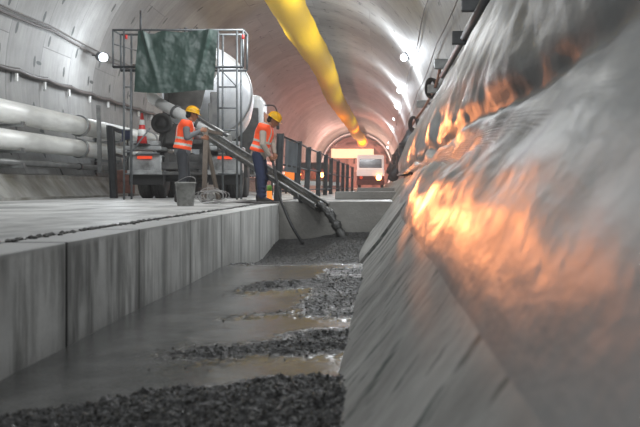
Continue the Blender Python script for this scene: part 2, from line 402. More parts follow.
# ------------------------------------------------------------------ wet concrete in the trench
def sstep(a, b, x):
    t = max(0, min(1, (x-a)/(b-a))); return t*t*(3-2*t)
def nz(x, y, s, k=0): return noise.fractal(Vector((x*s, y*s, k)), 1.0, 2.0, 4)
def roughness(x, y):
    r = 0
    edge = 3.22+.25*(-.35-x)*-1 if x > -1.1 else 2.6
    edge = 3.35-.55*max(0, -.45-x)
    r = max(r, 1-sstep(edge-.08, edge+.05, y+.12*nz(x, y, 3)))
    r = max(r, .9*math.exp(-((y-3.85-.3*(x+.8))/.22)**2)*sstep(-1.35, -.8, x))
    r = max(r, .75*math.exp(-((y-4.25)/.25)**2)*sstep(-.8, -.3, x))
    r = max(r, .85*math.exp(-((y-6.3-.5*(x+.8))/.33)**2)*sstep(-1.3, -1.0, x))
    r = max(r, .6*sstep(-.75, -.45, x)*sstep(4.6, 5, y)*(1-sstep(7.6, 8, y)))
    r = max(r, .95*sstep(7.9, 8.6, y))
    r = max(r, .5*math.exp(-((y-5.1-.2*x)/.12)**2)*sstep(-1.2, -.9, x))
    return min(1, r)
def wetz(x, y):
    z = -.855
    z -= .20*sstep(7.7, 10.3, y)*(1-sstep(-1.3, -.5, x)*.55)
    z += .15*sstep(10.4, 12.4, y)
    r = roughness(x, y)
    z += r*(.012+.022*abs(nz(x, y, 9, 3))+.02*nz(x, y, 22, 5))+.004*nz(x, y, 2.5, 9)
    z += .055*(1-sstep(2.75, 3.3, y+.1*nz(x, y, 2)))*sstep(-1.2, -.6, x)
    z += .03*math.exp(-((y-6.4)/.4)**2)*sstep(-1.3, -.9, x)
    z += .004*math.sin(x*5+2*y)*sstep(3.2, 4, y)*(1-r)
    return z
bm = nb(); NX, NY = 150, 560
def wfn(u, v):
    x = -1.69+1.74*u; y = 1.9+(BY-1.9)*(v**1.6)
    return Vector((x, y, wetz(x, y)))
grid(bm, wfn, NX, NY)
cl = bm.verts.layers.float.new('rough')
for v in bm.verts: v[cl] = roughness(v.co.x, v.co.y)
tag(obj('wet_concrete', bm, M['wet'], local=True), 'dark wet fresh concrete with puddles and aggregate filling the trench', 'concrete', kind='stuff')
st = Stones(); cnt = 0
while cnt < 5200:
    y = 2.2+(10.1)*random.random()**1.5; x = random.uniform(-1.66, -.08)
    rr = roughness(x, y)
    if random.random() > rr**2: continue
    r = random.uniform(.004, .0105)*(1 if y < 7 else .9)
    q = Quaternion((random.random(), random.random(), random.random()), random.random()*6).to_matrix().to_4x4()
    mt = Matrix.Translation((x, y, wetz(x, y)+r*.3)) @ q @ Matrix.Diagonal((r, r*random.uniform(.6, 1), r*random.uniform(.5, .9), 1))
    st.add(mt); cnt += 1
tag(obj('gravel', st.bm(), M['stone'], local=True), 'loose wet dark gravel scattered over the fresh concrete in the trench', 'gravel', kind='stuff')

# ------------------------------------------------------------------ the big grey waterproof sheet on the right
prof = [(.215, -.335), (.245, -.26), (.31, -.12), (.40, .03), (.50, .17), (.61, .31), (.69, .43), (.70, .57), (.75, .80), (.84, 1.1), (.98, 1.45), (1.12, 1.8), (1.30, 2.12), (1.62, 2.3), (1.93, 2.32)]
pp = smooth_path([Vector((x, 0, z)) for x, z in prof], 8)
def sheet_fn(u, v):
    k = u*(len(pp)-1); i = min(int(k), len(pp)-2); p = pp[i].lerp(pp[i+1], k-i)
    y = .45+(30-.45)*v**1.9
    # lower part of the sheet ends sooner than the top
    if u < .42: y = .45+(11.4-.45)*(v**1.9) + (sstep(.30, .42, u))*(30-11.4)*v**1.9
    e = math.sin(PI*min(1, u*1.02))
    w = .07*nz(y*.5, u*3, .9, 1)+.035*nz(y, u*6, 1.3, 5)
    fold = .05*math.sin(y*.9+u*7+1.2*nz(y, u, .4, 8))*sstep(.35, .6, u)
    # crease where the sheet sags onto the shelf
    crease = -.07*math.exp(-((u-.47-.02*math.sin(y*1.3))/.035)**2)
    d = (w+fold*.6+crease)*e*min(1, .35+y/7)
    return Vector((p.x-d*.85-.0*u, y, p.z+d*.45))
bm = nb(); grid(bm, sheet_fn, 150, 260)
tag(obj('waterproof_sheet', bm, M['sheet'], local=True), 'huge crumpled glossy grey waterproof sheet draped over the right wall', 'sheet')

# ------------------------------------------------------------------ ventilation duct
pts = []; rs = []
for i in range(141):
    y = 18+(111-18)*i/140
    x = -3.27+.10*math.sin(y*.19)+.55*sstep(60, 111, y); z = 6.62+.07*math.sin(y*.31+1)
    pts.append((x, y, z)); rs.append(.64+.02*math.sin(y*1.26)+.012*math.sin(y*3.3))
t = thing('ventilation_duct', 'long yellow fabric ventilation duct hung under the tunnel crown', 'air duct', (-3.27, 18, 6.0))
bm = nb(); tube(bm, pts, rs, 28); obj('duct_tube', bm, M['yellow'], t)
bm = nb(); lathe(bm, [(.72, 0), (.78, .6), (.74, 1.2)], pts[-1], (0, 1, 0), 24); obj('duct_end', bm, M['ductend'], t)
for i in range(4, 141, 9):
    bm = nb(); p = Vector(pts[i]); tube(bm, [p+Vector((0, 0, .62)), (p.x, p.y, CZ+math.sqrt(R*R-(p.x-CX)**2))], .012, 6); obj('hanger', bm, M['dark'], t)

# ------------------------------------------------------------------ pipes along the left wall
def wallx(z): return CX-math.sqrt(R*R-(z-CZ)**2)
def big_pipe(z, r, label, x=-8.0, flange_y=(19.9, 20.4)):
    t = thing('large_pipe', label, 'pipe', (x, 12, z), group=None)
    bm = nb(); tube(bm, [(x, 3, z), (x, 90, z)], r, 24); obj('pipe_run', bm, M['pipe'] if r > .15 else M['thin'], t)
    for y in (8.1, 14.1, flange_y[0], 26, 32, 38, 44):
        bm = nb(); lathe(bm, [(r*1.0, 0), (r*1.17, .0), (r*1.17, .1), (r, .1)], (x, y, z), (0, 1, 0), 24); obj('coupling', bm, M['steel'] if r > .15 else M['dark'], t)
big_pipe(1.60, .245, 'upper of the two fat pale pipes along the left wall')
big_pipe(1.00, .225, 'lower of the two fat pale pipes along the left wall')
big_pipe(.52, .075, 'thin grey pipe under the fat pale pipes on the left wall')
for i, y in enumerate((10.2, 13.2, 16.3, 22.5, 28, 34, 40)):
    t = thing('pipe_bracket', 'steel bracket arms carrying the pale pipes on the left wall', 'bracket', (-8.3, y, .4), group='brackets under the left wall pipes')
    bm = nb(); box(bm, (wallx(1.2)+.30, y, 1.0), (.06, .08, 1.5)); obj('upright', bm, M['dark'], t)
    for z in (1.32, .745, .42):
        bm = nb(); box(bm, ((-7.72+wallx(z))/2, y, z), (-7.72-wallx(z), .08, .05)); box(bm, (-7.76, y, z+.03), (.05, .09, .1)); obj('arm', bm, M['steel'], t)
bm = nb(); p = P(100, 163, 19.6); bar(bm, (p.x, 19.6, .35), (P(97, 105, 19.4).x, 19.5, 2.1), .1, .06)
tag(obj('steel_upright', bm, M['steel']), 'thin steel upright standing in front of the pale pipes', 'upright')

# cables on the left wall (sagging between hooks)
def wall_pt(z, y, off=.06): 
    return Vector((wallx(z)+off, y, z))
def cable(name, z0, span, sag, r, label, y0=6, y1=80, off=.12, m='cable'):
    pts = []; y = y0
    while y < y1:
        k = (y-y0)/span; fr = k-int(k); z = z0-sag*4*fr*(1-fr)
        pts.append(wall_pt(z, y, off)); y += span/6
    bm = nb(); tube(bm, pts, r, 8); return tag(obj(name, bm, M[m]), label, 'cable')
cable('power_cable', 4.12, 7, .10, .03, 'upper thin twin cable sagging along the left wall', off=.10)
cable('power_cable', 4.20, 7, .06, .022, 'topmost thin cable along the upper left wall', off=.10)
cable('cable_bundle', 2.84, 1.55, .045, .06, 'thick grey cable bundle sagging along the left wall above the pipes')
for y in [6+1.55*k for k in range(5, 26)]:
    t = thing('cable_hook', 'small pale cable hook under the thick cable on the left wall', 'hook', tuple(wall_pt(2.8, y)), group='hooks of the left wall cable bundle')
    bm = nb(); p = wall_pt(2.8, y, .08); box(bm, p+Vector((0, 0, -.13)), (.06, .07, .2), bev=.01); obj('clip', bm, M['white'], t)
    bm = nb(); bar(bm, p+Vector((-.1, 0, .08)), p+Vector((.1, 0, .08)), .03); obj('pin', bm, M['steel'], t)

# ------------------------------------------------------------------ tunnel lamps
def add_light(kind, loc, power, col=(1, 1, 1), size=.2, rot=None, spot=None, name='lamp_light', blend=.5):
    ld = bpy.data.lights.new(name, kind); ld.energy = power; ld.color = col
    if kind == 'AREA': ld.shape = 'RECTANGLE'; ld.size = size[0]; ld.size_y = size[1]
    else: ld.shadow_soft_size = size
    if kind == 'SPOT': ld.spot_size = spot; ld.spot_blend = blend
    o = bpy.data.objects.new(name, ld); C.objects.link(o); o.location = loc
    if rot is not None: o.rotation_euler = Vector(rot).to_track_quat('-Z', 'Y').to_euler()
    return o
def lamp(px, py, D, label, group=None, power=300, r=.12, col=(.88, .94, 1)):
    p = P(px, py, D); inward = (Vector((CX, D, CZ))-p); inward.y = -.6*inward.length; inward.normalize()
    t = thing('tunnel_lamp', label, 'lamp', tuple(p), group=group)
    bm = nb(); lathe(bm, [(r*.5, -.16), (r*1.1, -.1), (r*1.25, .0), (r*1.2, .05)], p-inward*.03, inward, 20); obj('lamp_housing', bm, M['dark'], t)
    bm = nb(); bmesh.ops.create_uvsphere(bm, u_segments=16, v_segments=10, radius=r, matrix=Matrix.Translation(p+inward*.06))
    for f in bm.faces: f.smooth = True
    obj('bulb', bm, M['bulb'], t)
    bm = nb(); tube(bm, [p-inward*.1, p-inward*.45], .02, 6); obj('mounting_arm', bm, M['dark'], t)
    if power: add_light('POINT', p+inward*(r+.55), power, col, .2)
lamp(102, 57, 22.0, 'glaring white lamp on the left wall beside the scaffold', power=150, r=.12)
rl = [(405, 57, 31.5, 900), (400.5, 90, 43, 700), (398, 106, 52, 500), (395.5, 118, 62, 0), (393.5, 128, 74, 500), (391.5, 136, 86, 0), (389.8, 142, 97, 0), (388.6, 147, 108, 0)]
for i, (a, b, d, w) in enumerate(rl):
    lab = 'largest and nearest white lamp high on the right wall' if i == 0 else ('second nearest white lamp high on the right wall' if i == 1 else 'small white lamp in the receding row on the right wall')
    lamp(a, b, d, lab, None if i < 2 else 'far lamps in the row on the right wall', w*.55, .15 if i < 2 else .17)
# lamp string wire on the right wall
def rwall(z, y, off=.1): return Vector((CX+math.sqrt(R*R-(z-CZ)**2)-off, y, z))
for zz, lab, r in ((5.15, 'thin lighting cable strung along the upper right wall', .02), (4.2, 'thin cable strung along the right wall above the dark pipe', .016)):
    pts = [rwall(zz-.12*abs(math.sin(y*.28)), y) for y in [6+1.6*k for k in range(66)]]
    bm = nb(); tube(bm, pts, r, 6); tag(obj('lighting_cable', bm, M['cable']), lab, 'cable')

# ------------------------------------------------------------------ dark pipe and brackets on the right wall above the sheet
PX, PZ = 1.74, 3.08
t = thing('dark_pipe', 'dark grey pipe running along the right wall above the sheet', 'pipe', (PX, 6, PZ))
bm = nb(); tube(bm, [(PX, 6, PZ), (PX, 21, PZ)], .075, 14); obj('pipe_run', bm, M['dark'], t)
bm = nb(); tube(bm, [(PX+.12, 6, PZ-.18), (PX+.12, 20, PZ-.18)], .035, 10); obj('side_pipe', bm, M['thin'], t)
for i, (px, py, D) in enumerate([(473, 4, 13.4), (462, 38, 15.6), (442, 64, 20.4), (434, 89, 24), (422, 104, 29)]):
    p = P(px, py, D); t = thing('cable_bracket', ['dark grey bracket on the right pipe at the top edge', 'dark grey bracket on the right pipe below the topmost one', 'pale grey bracket at the end of the dark right pipe', 'pale bracket beside the black coil on the right wall', 'small grey bracket above the orange lit sheet'][i], 'bracket', tuple(p), group='brackets on the right wall')
    bm = nb(); box(bm, p, (.42, .12, .28), bev=.02); obj('plate', bm, M['steel'] if i > 1 else M['post'], t)
    bm = nb(); box(bm, p+Vector((.45, .03, .02)), (.7, .08, .08)); obj('arm', bm, M['post'], t)
def coil(px, py, D, r, label):
    p = P(px, py, D); bm = nb()
    for k in range(3):
        pts = [p+Vector((.05*k+r*.55*math.cos(a), .1*k+.1*math.sin(a*2), r*math.sin(a))) for a in [2*PI*j/20 for j in range(21)]]
        tube(bm, pts, .045, 8)
    tag(obj('hose_coil', bm, M['black']), label, 'hose')
coil(431, 88, 24.3, .30, 'black hose coil hanging on the right wall above the sheet')
coil(413, 124, 31, .30, 'black hose coil low on the right wall beyond the upper sheet edge')
bm = nb(); tube(bm, smooth_path([P(440, 68, 21), P(437, 82, 23), P(431, 96, 26), P(424, 108, 29), P(414, 122, 32), P(404, 140, 38), P(398, 152, 46)]), .05, 8)
tag(obj('looping_cable', bm, mat('copper_brown_cable', srgb(150, 92, 62), .5)), 'brown cable looping along the right wall above the sheet', 'cable')
# clutter on the shelf beyond the sheet
random.seed(11)
spots = [(409, 139, 33, 'roll'), (405, 150, 35, 'box'), (400, 152, 40, 'roll'), (397, 160, 42, 'box'), (393, 166, 44, 'roll'), (403, 163, 33, 'box'), (396, 171, 36, 'roll')]
for i, (px, py, D, k) in enumerate(spots):
    p = P(px, py, D); sh = .33
    labs = ['dark rolled sheet standing topmost on the ledge beyond the grey sheet', 'dark grey crate on the ledge under the topmost roll', 'black sheet roll in the middle of the far ledge', 'grey crate on the far ledge below the lamp row', 'short dark roll at the far end of the ledge', 'dark crate just behind the tip of the grey sheet', 'dark roll lying lowest above the pink lit slope']
    bm = nb()
    if k == 'roll':
        lathe(bm, [(.12, -.5), (.24, -.5), (.25, 0), (.24, .5), (.12, .5), (.1, .45)], p, (.35, .5, .7), 14)
        for a in (-.3, .3): lathe(bm, [(.25, a-.03), (.27, a), (.25, a+.03)], p, (.35, .5, .7), 14, closed=False)
        tag(obj('sheet_roll', bm, M['black'] if i % 2 else M['dark']), labs[i], 'roll')
    else:
        box(bm, p, (.55, .8, .5), bev=.03); box(bm, p+Vector((0, 0, .27)), (.6, .86, .05)); box(bm, p+Vector((-.29, 0, 0)), (.03, .5, .3))
        tag(obj('crate', bm, M['dark']), labs[i], 'crate')
# racks that carry the ledge clutter
t = thing('storage_rack', 'dark steel rack on the right wall carrying the rolls and crates', 'rack', (1.2, 32, .3))
for y in (31, 34, 37, 40, 44):
    bm = nb(); bar(bm, (1.45, y, .25), (1.45, y, 2.2), .08); bar(bm, (1.45, y, 1.35), (.9, y, 1.3), .07); bar(bm, (1.45, y, .62), (.9, y, .6), .07); obj('rack_frame', bm, M['dark'], t)
for z in (1.3, .6):
    bm = nb(); box(bm, (1.2, 37.5, z), (.6, 14, .04)); obj('shelf', bm, M['dark'], t)

# ------------------------------------------------------------------ the mixer truck
TX, TY = -4.58, 17.4; TR = math.radians(3.5)
tr = thing('concrete_mixer_truck', 'concrete mixer truck with white drum seen from behind under the scaffold', 'truck', (TX, TY, GZ), TR)
def tp(name, bm, m, parent=None): return obj(name, bm, M[m], parent or tr, local=True)
bm = nb()
for s in (-1, 1): box(bm, (s*.42, 4.6, .95), (.12, 8.6, .26))
for y in (.4, 2.2, 4.2, 6.2): box(bm, (0, y, .95), (.9, .14, .2))
tp('chassis', bm, 'truckd')
def wheel(x, y, r=.5, w=.27):
    bm = nb(); h = w/2
    lathe(bm, [(r*.58, -h), (r*.92, -h), (r, -h*.75), (r, -h*.3), (r*.97, -h*.28), (r*.97, -h*.2), (r, -h*.18), (r, h*.18), (r*.97, h*.2), (r*.97, h*.28), (r, h*.3), (r, h*.75), (r*.92, h), (r*.58, h)], (x, y, r), (1, 0, 0), 36)
    o = tp('wheel', bm, 'tyre')
    bm = nb(); lathe(bm, [(r*.56, -h*.5), (r*.56, h*1.02), (r*.5, h*.6), (r*.25, h*.5), (r*.22, h*.9), (.02, h*.9)], (x, y, r), (1 if x > 0 else -1, 0, 0), 24); tp('rim', bm, 'truckd', o)
for y in (1.15, 2.5):
    for s in (-1, 1):
        wheel(s*1.08, y); wheel(s*.76, y)
for s in (-1, 1): wheel(s*1.08, 7.6, .5, .3)
for y in (1.15, 2.5):
    bm = nb(); tube(bm, [(-.95, y, .5), (.95, y, .5)], .09, 12); lathe(bm, [(.05, -.2), (.24, -.08), (.24, .08), (.05, .2)], (0, y, .5), (1, 0, 0), 16); tp('axle', bm, 'truckd')
# rear lamp boxes and mudguards, left and right
for s in (-1, 1):
    bm = nb(); box(bm, (s*.93, .55, .82), (.78, .5, .42), bev=.04); box(bm, (s*.93, .28, .62), (.8, .06, .10), bev=.01); b = tp('rear_cabinet', bm, 'truck')
    bm = nb(); box(bm, (s*.93, .27, .97), (.34, .03, .07), bev=.01); tp('tail_lamp', bm, 'redlamp', b)
    bm = nb(); box(bm, (s*.93, .4, 1.18), (.86, .7, .10), bev=.03); box(bm, (s*.93, .3, 1.3), (.7, .3, .12), bev=.03); tp('cabinet_lid', bm, 'truck', b)
    bm = nb(); box(bm, (s*.93, .42, .5), (.8, .03, .34)); tp('mud_flap', bm, 'black')
    bm = nb()
    for k in range(9):
        a0 = PI*(k/8); 
        if k < 8:
            a1 = PI*((k+1)/8); c = [(.0, 0)]
            p0 = Vector((s*.93, 1.15-.62*math.cos(a0), .52+.60*math.sin(a0))); p1 = Vector((s*.93, 1.15-.62*math.cos(a1), .52+.60*math.sin(a1)))
            d = (p1-p0); q = d.to_track_quat('Y', 'Z').to_matrix(); box(bm, (p0+p1)/2, (.74, d.length*1.05, .02), q)
    tp('mudguard', bm, 'truckd')
bm = nb(); box(bm, (0, .35, .78), (1.1, .12, .18), bev=.02); box(bm, (0, .3, .6), (1.9, .08, .09), bev=.02); tp('rear_bumper', bm, 'truckd')
# pedestal frame behind the drum
bm = nb()
for s in (-1, 1):
    bar(bm, (s*.62, .8, 1.0), (s*.55, 1.0, 2.6), .14, .12); bar(bm, (s*.62, .3, 1.1), (s*.5, .8, 2.3), .08)
box(bm, (0, .9, 1.35), (1.3, .2, .3), bev=.02)
box(bm, (-.1, .75, 1.55), (.9, .3, .5), bev=.04)
tp('pedestal', bm, 'truckd')
bm = nb(); lathe(bm, [(.03, -.10), (.10, -.10), (.11, -.04), (.16, -.03), (.17, -.07), (.23, -.07), (.245, 0), (.24, .12), (.1, .14)], (-.56, .35, 1.78), (0, 1, 0), 28); tp('pulley_wheel', bm, 'tyre')
# drum
dn = Vector((-.02, .955, -.18)).normalized(); d0 = Vector((0, 1.05, 3.42))
bm = nb(); lathe(bm, [(.50, .55), (.62, .56), (.80, .95), (1.02, 1.7), (1.17, 2.3), (1.22, 2.75), (1.22, 3.6), (1.12, 4.3), (.85, 5.2), (.55, 5.7), (.3, 5.75)], d0, dn, 48); dr = tp('drum', bm, 'drum')
bm = nb(); lathe(bm, [(.38, -.05), (.50, -.05), (.52, .1), (.56, .55), (.63, .57)], d0, dn, 40, closed=False); lathe(bm, [(.38, -.05), (.36, .3), (.01, .32)], d0, dn, 40, closed=False); tp('drum_mouth', bm, 'drumdirty', dr)
bm = nb(); lathe(bm, [(1.235, 2.72), (1.26, 2.74), (1.26, 2.86), (1.235, 2.88)], d0, dn, 48, closed=False); tp('drum_ring', bm, 'steel', dr)
# hopper and discharge scoop
bm = nb()
def rect_ring(cx, cy, cz, sx, sy): return [bm.verts.new((cx+a*sx, cy+b*sy, cz)) for a, b in ((-1, -1), (1, -1), (1, 1), (-1, 1))]
rr = [rect_ring(0, .85, 3.95, .58, .42), rect_ring(0, .95, 3.35, .26, .2)]
for a, b in zip(rr[:-1], rr[1:]):
    for k in range(4): bm.faces.new((a[k], a[(k+1) % 4], b[(k+1) % 4], b[k]))
bmesh.ops.solidify(bm, geom=list(bm.faces), thickness=.03); tp('hopper', bm, 'truckd')
bm = nb()
grid(bm, lambda u, v: Vector((-.08+(.55-.22*v)*math.cos(PI*(1+u)), .75-.35*math.sin(PI*u)*(1-.4*v)+.1*v, 2.95-.85*v)), 16, 6); bmesh.ops.solidify(bm, geom=list(bm.faces), thickness=.02); tp('discharge_scoop', bm, 'drumdirty')
Ti = MW[tr.name].inverted()
def L_(px, py, D): return Ti @ P(px, py, D)
# white chute mouth and folding tube-like chute
bm = nb(); pts = [L_(150, 90, 17.0), L_(153, 98, 16.9), L_(160, 103, 16.8)]; tube(bm, smooth_path(pts, 4), [.06, .08, .1, .12, .13, .14, .13, .12, .12], 16); tp('chute_elbow', bm, 'white')
def trough(bm, a, b, r0, r1, th=.015, n=14, full=1.0):
    a = Vector(a); b = Vector(b); d = (b-a).normalized(); s = d.cross(Vector((0, 0, 1))).normalized(); up = s.cross(d)
    def fn(u, v):
        an = PI*(u*full+(1-full)/2); p = a.lerp(b, v); r = r0+(r1-r0)*v
        return p+s*r*math.cos(an)-up*r*math.sin(an)
    grid(bm, fn, n, 8)
    bmesh.ops.solidify(bm, geom=list(bm.faces), thickness=th)
    for sg in (-1, 1): tube(bm, [a+s*sg*r0, b+s*sg*r1], .018, 8)
bm = nb(); tube(bm, [L_(159, 103, 16.8), L_(193, 121, 16.4), L_(228, 140, 16.0)], [.12, .125, .13], 20); ch = tp('folding_chute', bm, 'chutel')
bm = nb(); bar(bm, L_(186, 110, 16.35), L_(227, 136, 15.9), .05, .05); tp('chute_edge', bm, 'truckd', ch)
bm = nb()
for f in (.25, .6, .95):
    p = L_(159, 103, 16.8).lerp(L_(228, 140, 16.0), f); lathe(bm, [(.125, -.03), (.15, -.03), (.15, .03), (.125, .03)], p, L_(228, 140, 16.0)-L_(159, 103, 16.8), 20, closed=False)
tp('chute_clamp', bm, 'truckd', ch)
# flank: water tank, fuel tank, ladder rail, side guard
bm = nb(); tube(bm, [(.98, 5.0, .95), (.98, 6.4, .95)], .32, 20); tp('fuel_tank', bm, 'truck')
bm = nb(); tube(bm, [(-.98, 4.6, 1.0), (-.98, 6.0, 1.0)], .34, 20); tp('water_tank', bm, 'truckd')
bm = nb()
for z in (.6, .85): bar(bm, (1.15, 3.2, z), (1.15, 4.9, z), .05)
for y in (3.3, 4.0, 4.7): bar(bm, (1.12, y, .55), (1.12, y, 1.0), .04)
tp('side_guard', bm, 'truckd')
# cab
bm = nb(); box(bm, (0, 8.1, 2.15), (2.3, 1.9, 2.3), bev=.18); box(bm, (0, 8.3, .9), (2.25, 1.9, .5), bev=.08); cab = tp('cab', bm, 'cab')
for s in (-1, 1):
    bm = nb(); box(bm, (s*1.155, 8.25, 2.4), (.02, 1.1, .8), bev=.01); tp('side_window', bm, 'glass', cab)
    bm = nb(); tube(bm, smooth_path([(s*1.1, 8.2, 3.05), (s*1.45, 8.3, 3.05), (s*1.58, 8.3, 2.75)], 5), .025, 8); box(bm, (s*1.58, 8.3, 2.45), (.10, .12, .42), bev=.03); tp('mirror', bm, 'black', cab)
bm = nb(); box(bm, (0, 7.12, 2.5), (1.5, .02, .6), bev=.01); tp('rear_window', bm, 'glass', cab)
bm = nb(); box(bm, (0, 9.06, 2.45), (2.0, .02, .9), bev=.01); tp('windscreen', bm, 'glass', cab)
bm = nb(); box(bm, (.1, 7.0, 1.9), (1.9, .1, 1.9), bev=.03)
tp('cab_guard', bm, 'truckd')

# traffic cone on the rear of the truck
p = P(142, 145, 17.3); t = thing('traffic_cone', 'red and white traffic cone standing on the mixer truck tail', 'cone', tuple(p))
H = .74
def cr(h): return .125-(.10)*h/H
def conepart(nm, h0, h1, m, ex=0): 
    b = nb(); lathe(b, [(cr(h0)+ex, h0), (cr(h1)+ex, h1)], p, (0, 0, 1), 24); obj(nm, b, M[m], t)
conepart('cone_body', .02, H, 'conered'); conepart('white_band', .2, .36, 'white', .004); conepart('white_band', .46, .58, 'white', .004)
bm = nb(); box(bm, p+Vector((0, 0, .015)), (.30, .30, .03), bev=.01); obj('base', bm, M['black'], t)

# ------------------------------------------------------------------ scaffold around the truck's tail
SD = 16.5
def S(px, py, dy=0): 
    q = P(px, py, SD); q.y += dy; return q
t = thing('scaffold_tower', 'light steel tube scaffold with ladder frames beside the mixer truck', 'scaffold', (S(178, 199).x, SD, GZ))
def tub(name, a, b, r=.024, m='scaf', par=None):
    bm = nb(); tube(bm, [a, b], r, 8); return obj(name, bm, M[m], par or t)
def V(x, y, z): return Vector((x, y, z))
xl0, xl1, xr0, xr1, xr2 = S(113, 0).x, S(124, 0).x, S(218, 0).x, S(237, 0).x, S(243, 0).x
zt = S(0, 30).z; zp = S(0, 67).z
for dy in (0, .5):
    tub('leg', V(xl1, SD+dy, GZ), V(xl1, SD+dy, zt))
    tub('leg', V(xr0, SD+dy, GZ) if dy else V(xr0, SD, S(0, 150).z), V(xr0, SD+dy, zt))
    tub('leg', V(xr1, SD+dy, GZ), V(xr1, SD+dy, zt))
    tub('guard_post', V(xl0, SD+dy, zp), V(xl0, SD+dy, zt)); tub('guard_post', V(xr2, SD+dy, zp), V(xr2, SD+dy, zt))
    tub('top_rail', V(xl0, SD+dy, zt), V(xr2, SD+dy, zt)); tub('platform_beam', V(xl0, SD+dy, zp), V(xr2, SD+dy, zp), .03, 'dark')
tub('leg', V(S(131, 0).x, SD, GZ+.4), V(S(131, 0).x, SD, zp))
for i, py in enumerate((87, 108, 130, 152, 174)):
    tub('ladder_rung', V(xr0, SD, S(0, py).z), V(xr1, SD, S(0, py).z), .018)
    tub('ladder_rung', V(xl1, SD, S(0, py).z), V(S(131, 0).x, SD, S(0, py).z), .016)
tub('guard_rail', V(xr2, SD, zt), V(xr2, SD+.5, zt)); tub('guard_rail', V(xl0, SD, zt), V(xl0, SD+.5, zt))
tub('brace', S(124, 162), S(150, 128), .018); tub('brace', S(218, 67), S(237, 87), .012); tub('brace', V(xl0, SD, S(0, 44).z), V(xl1+.2, SD+.4, S(0, 48).z), .012)
bm = nb()
for k in range(2): box(bm, ((xl1+xr0)/2+.05, SD+.13+.23*k, zp+.05), (xr0-xl1-.25, .2, .04))
obj('platform_board', bm, M['wood'], t)
for x in (xl1+.05, xr2):
    bm = nb(); lathe(bm, [(.028, -.045), (.028, .045)], (x, SD-.004, S(0, 37).z), (0, 0, 1), 10); obj('red_clamp', bm, M['conered'], t)
bm = nb(); tube(bm, [S(141, 34, -.03), S(141, 11, -.03)], .022, 8); tag(obj('steel_rod', bm, M['dark']), 'dark steel rod sticking up above the left corner of the green tarp', 'rod')
bm = nb()
for k, (px, py) in enumerate([(182, 25), (185, 27), (188, 28), (191, 28), (194, 29)]):
    tube(bm, [S(px, 33, .3), S(px+(k % 2), py, .3)], .035, 6); 
tag(obj('tool_bundle', bm, M['dark']), 'small dark bundle of tools poking up behind the green tarp', 'tools')
# tarp
def tarp_fn(u, v):
    xl = 138+(135-138)*v; xr = 218+(214-218)*v
    px = xl+(xr-xl)*u; top = 31+4.5*math.exp(-((u-.17)/.08)**2)-1*math.sin(u*9); bot = 92+1.5*math.sin(u*5)
    q = P(px, top+(bot-top)*v, SD-.07)
    d = .012*math.sin(u*21+1.5*math.sin(v*3))*(1-.6*v)+.04*nz(u*3, v*2, 1.4, 2)+.10*math.exp(-((u-.9+.14*v)/.04)**2)*(1-v)+.12*math.exp(-((u-.08-.25*v)/.035)**2)*(1-v)
    q.y -= d+.06*v; return q
bm = nb(); grid(bm, tarp_fn, 90, 60)
tag(obj('green_tarpaulin', bm, M['green']), 'dark green tarpaulin hung across the scaffold behind the mixer drum', 'tarp')

# ------------------------------------------------------------------ long lower chute and its stream
A = P(199, 127, 16.0); B = P(322, 204, 12.25)
t = thing('concrete_chute', 'long grey steel trough carrying concrete from the truck into the trench', 'chute', tuple((A+B)/2))
bm = nb(); trough(bm, A, B, .15, .14); obj('trough', bm, M['chute'], t)
bm = nb(); d = (B-A); s_ = d.normalized().cross(Vector((0, 0, 1))).normalized()
grid(bm, lambda u, v: A.lerp(B, v)+s_*(.2*u-.1)*1.15-Vector((0, 0, .06-.01*math.sin(v*60))), 4, 60); tag(obj('concrete_flow', bm, M['slurry'], t), kind=None)
bm = nb()
for f in (.05, .33, .62, .9):
    p = A.lerp(B, f); tube(bm, [p+s_*.17, p+s_*.13-Vector((0, 0, .12)), p-Vector((0, 0, .18)), p-s_*.13-Vector((0, 0, .12)), p-s_*.17], .02, 6)
obj('stiffener', bm, M['truckd'], t)
bm = nb(); pts = smooth_path([P(318, 203, 12.3), P(328, 212, 12.15), P(336, 224, 12.05), P(341, 234, 12.0), P(345, 243, 11.95)], 6)
tube(bm, pts, [.055+.008*math.sin(i*1.1)+.006*math.sin(i*2.7)+.0012*i for i in range(len(pts))], 14)
for v in bm.verts: v.co += Vector((1, .3, .2))*.035*nz(v.co.x*3, v.co.z*3, 9, 2)
tag(obj('concrete_stream', bm, M['slurry']), 'dark stream of concrete falling from the chute end into the trench', 'concrete')
# trestle props under the chute
t = thing('prop_trestle', 'two leaning timber props holding up the upper end of the chute', 'prop', (P(205, 200, 14.4).x, 14.4, GZ))
def gp(px, D): return Vector(((px-VX)/F*D, D, GZ))
bm = nb(); bar(bm, gp(204, 14.2), P(206, 128, 14.7), .09, .06); obj('prop', bm, M['wood'], t)
bm = nb(); bar(bm, gp(219, 14.6), P(206, 140, 14.8), .07, .05); obj('prop', bm, M['wood'], t)
bm = nb(); bar(bm, P(203, 130, 14.7), P(222, 134, 14.9), .06, .06); obj('cross_bar', bm, M['wood'], t)
# bucket
D = 11.3; p = gp(185.5, D); t = thing('bucket', 'dirty grey plastic bucket standing near the edge of the road deck', 'bucket', tuple(p))
bm = nb(); lathe(bm, [(.118, 0), (.122, .01), (.150, .335), (.158, .335), (.158, .36), (.148, .36), (.145, .33), (.112, .02), (.001, .02)], p, (0, 0, 1), 32); obj('pail', bm, M['bucket'], t)
bm = nb(); tube(bm, smooth_path([p+V(-.155, 0, .34), p+V(-.07, -.05, .39), p+V(.05, -.05, .44), p+V(.14, -.02, .42), p+V(.155, 0, .34)], 5), .006, 6); obj('handle', bm, M['wire'], t)
